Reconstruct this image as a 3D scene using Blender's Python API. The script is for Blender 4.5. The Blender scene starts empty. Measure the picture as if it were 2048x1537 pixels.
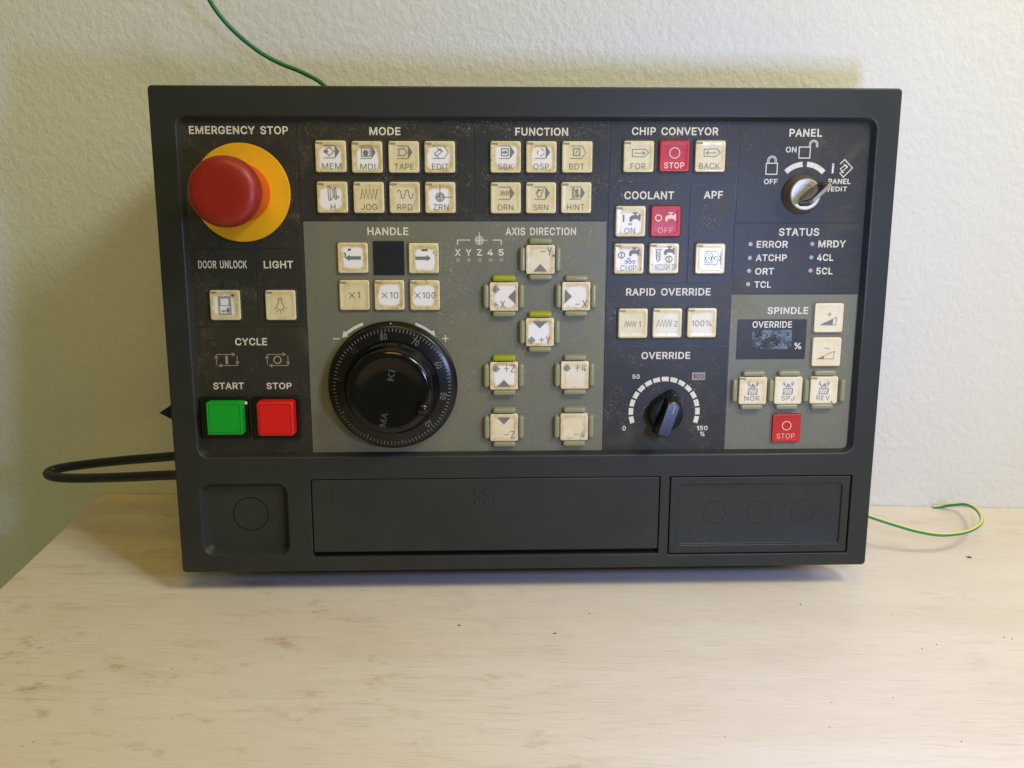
import bpy, bmesh, math, random
from mathutils import Matrix, Vector

random.seed(7)
S = bpy.context.scene
COL = S.collection
MM = 0.001

# ------------------------------------------------------------------ camera
cam_d = bpy.data.cameras.new("camera")
cam = bpy.data.objects.new("camera", cam_d)
COL.objects.link(cam)
cam_d.sensor_fit = 'HORIZONTAL'
cam_d.sensor_width = 36.0
cam_d.lens = 1807.75 / 2048 * 36.0
cam_d.clip_start = 0.02
cam_d.clip_end = 20.0
_r = ((0.999693, -0.020664, -0.013646), (0.0239, 0.949346, 0.313321), (0.00648, -0.313551, 0.949549))
cam.matrix_world = Matrix(((_r[0][0], _r[0][2], -_r[0][1], 0.0),
                           (_r[1][0], _r[1][2], -_r[1][1], -0.62373),
                           (_r[2][0], _r[2][2], -_r[2][1], 0.29845),
                           (0, 0, 0, 1)))
S.camera = cam

# ------------------------------------------------------------------ light
W = bpy.data.worlds.new("World")
S.world = W
W.use_nodes = True
bg = W.node_tree.nodes["Background"]
bg.inputs[0].default_value = (0.9, 1.0, 0.54, 1)
bg.inputs[1].default_value = 0.15


def area(name, loc, target, sx, sy, power, color):
    l = bpy.data.lights.new(name, 'AREA')
    l.shape = 'RECTANGLE'
    l.size, l.size_y = sx, sy
    l.energy = power
    l.color = color
    o = bpy.data.objects.new(name, l)
    COL.objects.link(o)
    o.location = loc
    o.rotation_euler = (Vector(target) - Vector(loc)).to_track_quat('-Z', 'Y').to_euler()
    return o


area("window_light", (0.19, -0.43, 0.235), (0.14, 0.0, 0.17), 0.03, 0.06, 1.02, (0.38, 0.49, 1.0))
area("room_window", (1.0, -0.45, 0.8), (0.0, -0.1, 0.1), 0.5, 0.6, 3.5, (1.0, 0.78, 0.74))
area("ceiling_lamp", (0.0, -0.8, 1.3), (0.0, -0.2, 0.0), 0.5, 0.5, 4.6, (1.0, 0.67, 0.13))
area("ceiling_lamp", (0.60, -0.58, 0.95), (0.1, -0.1, 0.0), 0.22, 0.22, 5.6, (0.90, 1.0, 0.80))

S.view_settings.view_transform = 'Standard'
S.view_settings.look = 'None'
S.view_settings.exposure = 0.0
S.view_settings.gamma = 1.0
S.view_settings.use_curve_mapping = False

# ------------------------------------------------------------------ materials
def mat(name, col, rough=0.5, spec=0.5, metal=0.0):
    m = bpy.data.materials.new(name)
    m.use_nodes = True
    b = m.node_tree.nodes["Principled BSDF"]
    b.inputs["Base Color"].default_value = (*col, 1)
    b.inputs["Roughness"].default_value = rough
    b.inputs["Metallic"].default_value = metal
    b.inputs["Specular IOR Level"].default_value = spec
    return m


class NT:
    def __init__(s, m):
        s.m = m
        s.t = m.node_tree
        s.n = s.t.nodes
        s.b = s.n["Principled BSDF"]

    def new(s, kind, **kw):
        n = s.n.new(kind)
        for k, v in kw.items():
            if k in n.inputs.keys():
                n.inputs[k].default_value = v
            else:
                setattr(n, k, v)
        return n

    def link(s, a, b):
        s.t.links.new(a, b)

    def val(s, x, sock):
        if isinstance(x, (int, float)):
            sock.default_value = x
        elif isinstance(x, tuple):
            sock.default_value = x if len(x) == 4 else (*x, 1)
        else:
            s.link(x, sock)

    def coord(s, out="Object", scale=(1, 1, 1), loc=(0, 0, 0), rot=(0, 0, 0)):
        tc = s.n.new("ShaderNodeTexCoord")
        mp = s.n.new("ShaderNodeMapping")
        mp.inputs["Scale"].default_value = scale
        mp.inputs["Location"].default_value = loc
        mp.inputs["Rotation"].default_value = rot
        s.link(tc.outputs[out], mp.inputs[0])
        return mp.outputs[0]

    def noise(s, vec, scale, detail=3, rough=0.55, dist=0.0):
        n = s.new("ShaderNodeTexNoise", Scale=scale, Detail=detail, Roughness=rough, Distortion=dist)
        s.link(vec, n.inputs["Vector"])
        return n.outputs["Fac"]

    def math(s, op, a, b=0.0, c=0.0, clamp=False):
        n = s.n.new("ShaderNodeMath")
        n.operation = op
        n.use_clamp = clamp
        s.val(a, n.inputs[0])
        s.val(b, n.inputs[1])
        s.val(c, n.inputs[2])
        return n.outputs[0]

    def ramp(s, x, lo, hi, a=0.0, b=1.0):
        n = s.n.new("ShaderNodeMapRange")
        n.interpolation_type = 'SMOOTHSTEP'
        s.val(x, n.inputs[0])
        for i, v in enumerate((lo, hi, a, b)):
            n.inputs[1 + i].default_value = v
        return n.outputs[0]

    def mix(s, f, a, b):
        n = s.n.new("ShaderNodeMix")
        n.data_type = 'RGBA'
        s.val(f, n.inputs[0])
        s.val(a, n.inputs[6])
        s.val(b, n.inputs[7])
        return n.outputs[2]

    def bump(s, h, strength, dist, prev=None):
        n = s.new("ShaderNodeBump", Strength=strength, Distance=dist)
        s.link(h, n.inputs["Height"])
        if prev is not None:
            s.link(prev, n.inputs["Normal"])
        return n.outputs[0]

    def set(s, color=None, rough=None, normal=None):
        if color is not None:
            s.val(color, s.b.inputs["Base Color"])
        if rough is not None:
            s.val(rough, s.b.inputs["Roughness"])
        if normal is not None:
            s.link(normal, s.b.inputs["Normal"])


# painted orange-peel wall
M_WALL = mat("wall_paint", (0.74, 0.73, 0.71), 0.42, 0.5)
n = NT(M_WALL)
v = n.coord(scale=(1, 1, 0.8), rot=(0, math.radians(35), 0))
v2 = n.coord(scale=(1, 1, 1.5), rot=(0, math.radians(-40), 0))
h = n.math('ADD', n.noise(v, 215, 3, 0.55), n.math('MULTIPLY', n.noise(v2, 95, 2, 0.5), 0.45))
h = n.math('ADD', h, n.math('MULTIPLY', n.noise(v, 520, 2), 0.25))
n.set(color=n.mix(n.noise(v, 9, 3), (0.72, 0.715, 0.695), (0.77, 0.76, 0.74)), normal=n.bump(h, 0.46, 0.0016))

# white-washed wood grain table
M_TABLE = mat("whitewashed_wood", (0.62, 0.54, 0.45), 0.38, 0.4)
n = NT(M_TABLE)
warp = n.noise(n.coord(scale=(7, 9, 1)), 1.0, 3)
tc = n.n.new("ShaderNodeTexCoord")
sepw = n.n.new("ShaderNodeSeparateXYZ")
n.link(tc.outputs["Object"], sepw.inputs[0])
yy = n.math('ADD', sepw.outputs[1], n.math('MULTIPLY', warp, 0.010))


def streak(sx, sy, detail, rough, off=0.0):
    c = n.n.new("ShaderNodeCombineXYZ")
    n.link(n.math('MULTIPLY', sepw.outputs[0], sx), c.inputs[0])
    n.link(n.math('ADD', n.math('MULTIPLY', yy, sy), off), c.inputs[1])
    c.inputs[2].default_value = off
    return n.noise(c.outputs[0], 1.0, detail, rough)


fine = streak(42, 860, 4, 0.65)
mid = streak(20, 300, 4, 0.65, 5.3)
broad = streak(3.0, 26, 4, 0.6, 2.1)
soft = n.noise(n.coord(scale=(5, 6, 1), loc=(3, 1, 0)), 1.0, 3)
base = n.mix(n.ramp(broad, 0.35, 0.65), (0.685, 0.592, 0.490), (0.715, 0.638, 0.545))
base = n.mix(n.math('MULTIPLY', n.ramp(fine, 0.50, 0.74), n.ramp(soft, 0.30, 0.65, 0.20, 0.50)), base, (0.44, 0.36, 0.28))
base = n.mix(n.math('MULTIPLY', n.ramp(fine, 0.50, 0.28), 0.30), base, (0.74, 0.685, 0.62))
lefty = n.ramp(sepw.outputs[0], -0.30, 0.16, 1.0, 0.30)
# worn-through grain dashes and handling stains
big = n.noise(n.coord(scale=(4, 7, 1), loc=(1.5, 0.4, 0)), 1.0, 3)
st = n.math('MULTIPLY', n.ramp(mid, 0.53, 0.70), n.ramp(big, 0.38, 0.60, 0.08, 1.0))
base = n.mix(n.math('MULTIPLY', n.math('MULTIPLY', st, lefty), 0.40), base, (0.47, 0.345, 0.22))
bl = n.math('MULTIPLY', n.ramp(n.noise(n.coord(scale=(34, 66, 1), loc=(9, 2, 0)), 1.0, 5, 0.70), 0.53, 0.72),
            n.ramp(n.noise(n.coord(scale=(5, 6, 1), loc=(4.2, 1.1, 0)), 1.0, 2), 0.40, 0.58))
base = n.mix(n.math('MULTIPLY', n.math('MULTIPLY', bl, lefty), 0.72), base, (0.36, 0.225, 0.105))
cloud = n.ramp(n.noise(n.coord(scale=(9, 15, 1), loc=(2.2, 6.1, 0)), 1.0, 4, 0.6), 0.50, 0.75)
base = n.mix(n.math('MULTIPLY', n.math('MULTIPLY', cloud, lefty), 0.34), base, (0.50, 0.36, 0.22))
sp = n.math('MULTIPLY', n.ramp(n.noise(n.coord(scale=(150, 230, 1)), 1.0, 2, 0.6), 0.745, 0.77), 0.6)
base = n.mix(sp, base, (0.16, 0.12, 0.09))
n.set(color=base, rough=n.ramp(broad, 0.3, 0.7, 0.47, 0.38), normal=n.bump(fine, 0.12, 0.0005))


def plastic(name, col, rough=0.48, dirt=0.25, spec=0.5, bump=0.16):
    m = mat(name, col, rough, spec)
    n = NT(m)
    v = n.coord()
    big = n.noise(v, 22, 4, 0.6)
    fine = n.noise(v, 2600, 2, 0.6)
    c = n.mix(n.ramp(big, 0.35, 0.7), (*col,), tuple(x * 1.22 + 0.002 for x in col))
    spk = n.math('MULTIPLY', n.ramp(n.noise(v, 900, 2, 0.5), 0.69, 0.75), n.ramp(n.noise(v, 30, 2), 0.5, 0.66))
    c = n.mix(n.math('MULTIPLY', spk, dirt), c, (0.36, 0.30, 0.18))
    n.set(color=c, rough=n.ramp(big, 0.3, 0.7, rough + 0.07, rough - 0.05), normal=n.bump(fine, bump, 0.0004))
    return m


M_HOUSE = plastic("charcoal_plastic", (0.0160, 0.0182, 0.0168), 0.44, 0.42, 0.48)
M_GAP = mat("dark_gap", (0.006, 0.006, 0.006), 0.8, 0.2)
M_SHEET = plastic("enclosure_steel", (0.03, 0.032, 0.033), 0.5, 0.05)


def membrane(name, col, chips, rough=0.42):
    """printed membrane with grimy oil film and tan chip dust caught in clusters"""
    m = mat(name, col, rough, 0.42)
    n = NT(m)
    v = n.coord()
    big = n.noise(v, 16, 4, 0.65)
    c = n.mix(n.ramp(big, 0.38, 0.70), (*col,), (col[0] * 1.10 + 0.006, col[1] * 1.06 + 0.005, col[2] * 0.9))
    film = n.ramp(n.noise(v, 34, 5, 0.7, 0.6), 0.52, 0.74)
    c = n.mix(n.math('MULTIPLY', film, 0.30), c, (0.12, 0.10, 0.05))
    # dust chips: elongated specks switched on in patches
    sep = n.n.new("ShaderNodeSeparateXYZ")
    n.link(v, sep.inputs[0])
    side = n.ramp(n.math('ADD', sep.outputs[0], n.math('MULTIPLY', n.noise(v, 14, 2), 0.08)), -0.10, 0.02, 0.45, 1.0)
    if name == "dark_membrane":
        side = n.math('MULTIPLY', side, n.ramp(n.math('ADD', sep.outputs[0], n.math('MULTIPLY', n.noise(v, 20, 2), 0.05)), 0.11, 0.165, 1.0, 0.30))
    cl = n.math('MULTIPLY', n.ramp(n.noise(v, 55, 4, 0.7), 0.44, 0.68), side)
    sp1 = n.ramp(n.noise(n.coord(scale=(1, 1, 0.55), rot=(0, 0.6, 0)), 1150, 2, 0.55), 0.615, 0.67)
    sp2 = n.ramp(n.noise(n.coord(scale=(0.6, 1, 1), rot=(0, -0.5, 0)), 1900, 1, 0.5), 0.63, 0.68)
    k = n.math('MULTIPLY', n.math('MAXIMUM', sp1, n.math('MULTIPLY', sp2, 0.8)), cl)
    c = n.mix(n.math('MULTIPLY', k, chips), c, (0.40, 0.33, 0.19))
    dk = n.math('MULTIPLY', n.ramp(n.noise(v, 1500, 2, 0.5), 0.66, 0.70), n.ramp(n.noise(v, 27, 2), 0.52, 0.66))
    c = n.mix(n.math('MULTIPLY', dk, 0.7), c, (0.012, 0.011, 0.01))
    hh = n.math('ADD', n.noise(v, 1500, 3, 0.6), n.math('MULTIPLY', k, 0.9))
    n.set(color=c, rough=n.ramp(film, 0.0, 1.0, rough, rough + 0.16), normal=n.bump(hh, 0.30, 0.0005))
    return m


M_DARK = membrane("dark_membrane", (0.0225, 0.0222, 0.0185), 0.40, 0.43)
M_GREY = membrane("grey_membrane", (0.146, 0.146, 0.106), 0.55, 0.46)
M_FRAME = membrane("key_frame_membrane", (0.036, 0.036, 0.032), 0.4, 0.30)
M_FRAMEG = membrane("grey_key_frame_membrane", (0.15, 0.145, 0.10), 0.5, 0.34)

M_PRINT = mat("print_cream", (0.66, 0.62, 0.50), 0.5, 0.3)
n = NT(M_PRINT)
n.set(color=n.mix(n.ramp(n.noise(n.coord(), 700, 3, 0.6), 0.52, 0.68), (0.68, 0.64, 0.52), (0.44, 0.39, 0.28)))
M_PRINT2 = mat("print_tan_faded", (0.33, 0.27, 0.19), 0.5, 0.3)
M_INK = mat("print_ink_grey", (0.17, 0.17, 0.152), 0.5, 0.3)
M_INKG = mat("print_ink_green", (0.10, 0.13, 0.045), 0.5, 0.3)
M_PINK = mat("print_pinkish_white", (0.78, 0.52, 0.42), 0.5, 0.3)
M_SMUDGE = mat("rust_smudge", (0.11, 0.055, 0.03), 0.7, 0.2)
M_TAN = mat("tan_window", (0.30, 0.25, 0.15), 0.5, 0.4)
M_LED = mat("led_window_tan", (0.30, 0.25, 0.17), 0.4, 0.5)
M_LEDG = mat("led_window_green", (0.26, 0.36, 0.30), 0.4, 0.5)
M_LEDP = mat("led_window_pale", (0.36, 0.33, 0.33), 0.4, 0.5)
M_LAMPW = mat("indicator_window_brown", (0.27, 0.22, 0.12), 0.45, 0.5)


def keymat(name, ivory, grime_c):
    m = mat(name, ivory, 0.30, 0.5)
    n = NT(m)
    tc = n.n.new("ShaderNodeTexCoord")
    sep = n.n.new("ShaderNodeSeparateXYZ")
    n.link(tc.outputs["Object"], sep.inputs[0])
    info = n.n.new("ShaderNodeObjectInfo")
    off = n.n.new("ShaderNodeCombineXYZ")
    for i in range(3):
        n.link(n.math('MULTIPLY', info.outputs["Random"], 3.1 + 1.7 * i), off.inputs[i])
    add = n.n.new("ShaderNodeVectorMath")
    add.operation = 'ADD'
    n.link(tc.outputs["Object"], add.inputs[0])
    n.link(off.outputs[0], add.inputs[1])
    v = add.outputs[0]

    def att(nm):
        a = n.n.new("ShaderNodeAttribute")
        a.attribute_type = 'OBJECT'
        a.attribute_name = nm
        return a.outputs["Fac"]
    ns = n.math('MULTIPLY', n.math('SUBTRACT', n.noise(v, 170, 4, 0.65), 0.5), 0.0036)
    ax = n.math('ABSOLUTE', n.math('SUBTRACT', sep.outputs[0], att("shift_x")))
    az = n.math('ABSOLUTE', n.math('SUBTRACT', sep.outputs[2], att("shift_z")))
    p4 = n.math('POWER', n.math('ADD', n.math('POWER', n.math('MULTIPLY', ax, 1000.0), 5.0),
                                n.math('POWER', n.math('MULTIPLY', az, 1000.0), 5.0)), 0.2)
    dist = n.math('ADD', n.math('MULTIPLY', p4, 0.001), ns)
    inner = n.ramp(dist, 0.0049, 0.0066, 1.0, 0.0)
    rim = n.ramp(n.math('ABSOLUTE', n.math('SUBTRACT', dist, 0.0068)), 0.0004, 0.0019, 1.0, 0.0)
    blot = n.ramp(n.noise(v, 240, 4, 0.65), 0.40, 0.62)
    col = n.mix(n.math('MULTIPLY', n.ramp(n.noise(v, 120, 3), 0.42, 0.7), 0.55), (*ivory,), (ivory[0] * 0.93, ivory[1] * 0.83, ivory[2] * 0.62))
    col = n.mix(n.math('MULTIPLY', n.math('MULTIPLY', rim, n.math('ADD', n.math('MULTIPLY', blot, 0.6), 0.4)), att("grime")), col, (*grime_c,))
    col = n.mix(n.math('MULTIPLY', n.ramp(n.noise(v, 520, 3, 0.6), 0.62, 0.70), n.math('MULTIPLY', att("grime"), n.ramp(dist, 0.005, 0.0085))), col, (0.13, 0.075, 0.03))
    col = n.mix(n.math('MULTIPLY', inner, att("patch")), col, (0.80, 0.78, 0.76))
    n.set(color=col, rough=n.ramp(n.noise(v, 300, 2), 0.3, 0.7, 0.24, 0.36))
    return m


M_KEY = keymat("ivory_key_plastic", (0.68, 0.60, 0.355), (0.47, 0.32, 0.12))
M_KEY2 = keymat("cream_axis_key_plastic", (0.72, 0.635, 0.44), (0.50, 0.32, 0.14))
M_REDKEY = plastic("red_key_plastic", (0.40, 0.012, 0.008), 0.44, 0.22, 0.5, 0.05)
M_BLANK = plastic("black_blank_key", (0.008, 0.009, 0.010), 0.4, 0.35)
M_GUARD = mat("guard_translucent_green", (0.245, 0.248, 0.142), 0.28, 0.5)
M_GUARD.node_tree.nodes["Principled BSDF"].inputs["Subsurface Weight"].default_value = 0.12
M_GUARD.node_tree.nodes["Principled BSDF"].inputs["Subsurface Radius"].default_value = (0.001, 0.001, 0.0004)
M_GUARDY = mat("guard_lime_yellow", (0.29, 0.32, 0.012), 0.28, 0.5)
M_YEL = plastic("yellow_disc_plastic", (0.66, 0.345, 0.003), 0.5, 0.06, 0.4, 0.05)
M_RED = plastic("red_mushroom_plastic", (0.25, 0.010, 0.004), 0.36, 0.08, 0.5, 0.04)
M_REDO = plastic("orange_red_collar_plastic", (0.52, 0.06, 0.004), 0.42, 0.05, 0.4, 0.04)
M_GREENB = mat("green_square_lens", (0.004, 0.34, 0.022), 0.5, 0.3)
M_REDB = mat("red_square_lens", (0.66, 0.010, 0.008), 0.42, 0.35)
M_GLINE = mat("dark_green_line", (0.004, 0.09, 0.006), 0.6, 0.2)
M_RLINE = mat("dark_red_line", (0.20, 0.006, 0.004), 0.6, 0.2)
M_BLACK = mat("gloss_black_plastic", (0.0025, 0.0025, 0.003), 0.14, 0.4)
M_BLACKM = mat("satin_black_plastic", (0.004, 0.004, 0.0045), 0.27, 0.4)
M_SCALE = mat("dial_scale_grey", (0.24, 0.23, 0.20), 0.5, 0.3)
M_SCALEF = mat("dial_scale_faded_red", (0.07, 0.035, 0.022), 0.5, 0.3)
M_WHITE = mat("white_pip", (0.75, 0.73, 0.68), 0.5, 0.3)
M_STEEL = mat("brushed_steel", (0.66, 0.64, 0.58), 0.36, 0.5, 0.7)
M_BRONZE = mat("dull_bronze_ring", (0.15, 0.125, 0.085), 0.45, 0.5, 0.5)
M_KEYMET = mat("blackened_key_metal", (0.035, 0.033, 0.03), 0.32, 0.5, 0.4)
M_KEYEDGE = mat("worn_key_edge", (0.27, 0.22, 0.15), 0.5, 0.5, 0.9)
M_CABLE = mat("black_cable_rubber", (0.010, 0.010, 0.010), 0.42, 0.5)
M_WGREEN = mat("wire_green", (0.012, 0.16, 0.065), 0.38, 0.5)
M_WGREEN2 = mat("wire_green_bright", (0.03, 0.26, 0.12), 0.36, 0.5)
M_WYEL = mat("wire_yellow", (0.72, 0.66, 0.13), 0.38, 0.5)
M_CRUMB = mat("brown_crumb", (0.09, 0.06, 0.045), 0.7, 0.3)
M_FLECK = mat("pale_fleck", (0.72, 0.62, 0.55), 0.5, 0.4)

M_SCREEN = mat("frosted_screen", (0.10, 0.15, 0.20), 0.22, 0.6)
n = NT(M_SCREEN)
v = n.coord()
hs = n.noise(v, 900, 3, 0.65, 0.4)
bw = n.ramp(n.noise(v, 160, 3, 0.6), 0.36, 0.66)
n.set(color=n.mix(n.ramp(n.math('MULTIPLY', hs, n.math('ADD', bw, 0.45)), 0.30, 0.72), (0.02, 0.03, 0.04), (0.13, 0.18, 0.23)),
      normal=n.bump(hs, 0.9, 0.0012))

# ------------------------------------------------------------------ mesh helpers (units: millimetres)
class MB:
    def __init__(s):
        s.v, s.f, s.mi = [], [], []
        s.cur = 0

    def vert(s, p):
        s.v.append(tuple(p))
        return len(s.v) - 1

    def face(s, ids):
        s.f.append(tuple(ids))
        s.mi.append(s.cur)

    def loop(s, pts):
        return [s.vert(p) for p in pts]

    def bridge(s, a, b):
        k = len(a)
        for i in range(k):
            s.face((a[i], a[(i + 1) % k], b[(i + 1) % k], b[i]))

    def loft(s, loops, cap0=False, cap1=True):
        L = [s.loop(l) for l in loops]
        for a, b in zip(L, L[1:]):
            s.bridge(a, b)
        if cap0:
            s.face(L[0][::-1])
        if cap1:
            s.face(L[-1])
        return L

    def box(s, x0, x1, y0, y1, z0, z1):
        a = [(x0, y0, z0), (x1, y0, z0), (x1, y0, z1), (x0, y0, z1)]
        b = [(x, y1, z) for x, _, z in a]
        A, B = s.loop(a), s.loop(b)
        s.face(A)
        s.face(B[::-1])
        for i in range(4):
            j = (i + 1) % 4
            s.face((A[j], A[i], B[i], B[j]))

    def poly(s, pts, y=0.0):
        s.face(s.loop([(x, y, z) for x, z in pts]))

    def stroke(s, pts, w, y=0.0, closed=False):
        p = [Vector(q) for q in pts]
        k = len(p)
        L, R = [], []
        for i in range(k):
            if closed:
                d0, d1 = p[i] - p[i - 1], p[(i + 1) % k] - p[i]
            else:
                d0 = p[i] - p[i - 1] if i else p[1] - p[0]
                d1 = p[i + 1] - p[i] if i < k - 1 else d0
            d0, d1 = d0.normalized(), d1.normalized()
            n0, n1 = Vector((-d0.y, d0.x)), Vector((-d1.y, d1.x))
            m = n0 + n1
            if m.length < 1e-6:
                m = n0.copy()
            m.normalize()
            c = max(m.dot(n0), 0.42)
            o = m * (w / 2 / c)
            L.append(s.vert((p[i].x + o.x, y, p[i].y + o.y)))
            R.append(s.vert((p[i].x - o.x, y, p[i].y - o.y)))
        for i in range(k if closed else k - 1):
            j = (i + 1) % k
            s.face((R[i], R[j], L[j], L[i]))

    def lathe(s, prof, cx=0.0, cz=0.0, n=64, cap=True):
        loops = [[(cx + r * math.cos(2 * math.pi * i / n), y, cz + r * math.sin(2 * math.pi * i / n)) for i in range(n)]
                 for r, y in prof]
        return s.loft(loops, False, cap)

    def build(s, name, mats, parent=None, loc=None, smooth=35.0, recalc=True):
        me = bpy.data.meshes.new(name)
        me.from_pydata([(x * MM, y * MM, z * MM) for x, y, z in s.v], [], s.f)
        ml = mats if isinstance(mats, (list, tuple)) else [mats]
        for m in ml:
            me.materials.append(m)
        for p, i in zip(me.polygons, s.mi):
            p.material_index = i
        bm = bmesh.new()
        bm.from_mesh(me)
        if recalc:
            bmesh.ops.recalc_face_normals(bm, faces=bm.faces)
        for f in bm.faces:
            f.smooth = smooth > 0
        if smooth > 0:
            lim = math.radians(smooth)
            for e in bm.edges:
                if len(e.link_faces) != 2 or e.calc_face_angle(0) > lim:
                    e.smooth = False
        bm.to_mesh(me)
        bm.free()
        return link(name, me, parent, loc)


def link(name, me, parent=None, loc=None):
    o = bpy.data.objects.new(name, me)
    COL.objects.link(o)
    if parent is not None:
        o.parent = parent
    if loc is not None:
        o.location = tuple(c * MM for c in loc)
    return o


def tag(o, label, cat=None, group=None, kind=None):
    if label:
        o['label'] = label
    if cat:
        o['category'] = cat
    if group:
        o['group'] = group
    if kind:
        o['kind'] = kind
    return o


def rr(xc, zc, w, h, r, y, k=6):
    """rounded rectangle loop at depth y"""
    pts = []
    r = max(0.01, min(r, w / 2 - 1e-3, h / 2 - 1e-3))
    for sx, sz, a0 in ((1, 1, 0), (-1, 1, 90), (-1, -1, 180), (1, -1, 270)):
        for i in range(k + 1):
            a = math.radians(a0 + 90 * i / k)
            pts.append((xc + sx * (w / 2 - r) + r * math.cos(a), y, zc + sz * (h / 2 - r) + r * math.sin(a)))
    return pts


def slab(mb, xc, zc, w, h, r, y0, y1, bev=0.3, k=6):
    """rounded plate from y0 (back) to y1 (front, smaller y) with a rounded front edge"""
    L = [rr(xc, zc, w, h, r, y0, k), rr(xc, zc, w, h, r, y1 + bev, k)]
    for a in (30, 60, 90):
        a = math.radians(a)
        o = bev * (1 - math.cos(a))
        L.append(rr(xc, zc, w - 2 * o, h - 2 * o, max(r - o, 0.05), y1 + bev - bev * math.sin(a), k))
    mb.loft(L[:-1] + [L[-1]], False, False)
    mb.face(mb.loop(L[-1]))


def tube(path, r, n=14, sub=8, split=None):
    """round tube along a smooth curve through the points (mm)"""
    P = [Vector(p) for p in path]
    pts = []
    for i in range(len(P) - 1):
        p0 = P[i - 1] if i else P[i] * 2 - P[i + 1]
        p3 = P[i + 2] if i + 2 < len(P) else P[i + 1] * 2 - P[i]
        p1, p2 = P[i], P[i + 1]
        for j in range(sub):
            t = j / sub
            pts.append(0.5 * ((2 * p1) + (p2 - p0) * t + (2 * p0 - 5 * p1 + 4 * p2 - p3) * t * t + (3 * p1 - p0 - 3 * p2 + p3) * t ** 3))
    pts.append(P[-1])
    mb = MB()
    up = Vector((0, 0, 1))
    prev = None
    for i, p in enumerate(pts):
        d = (pts[min(i + 1, len(pts) - 1)] - pts[max(i - 1, 0)]).normalized()
        u = d.cross(up)
        if u.length < 1e-3:
            u = d.cross(Vector((0, 1, 0)))
        u.normalize()
        w = u.cross(d)
        ring = mb.loop([p + (u * math.cos(2 * math.pi * k / n) + w * math.sin(2 * math.pi * k / n)) * r for k in range(n)])
        if prev:
            for k in range(n):
                ang = (k + 0.5) / n * 360
                mb.cur = 1 if split and split[0] <= ang < split[1] else 0
                mb.face((prev[k], prev[(k + 1) % n], ring[(k + 1) % n], ring[k]))
        prev = ring
    mb.cur = 0
    mb.face(prev)
    return mb


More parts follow.
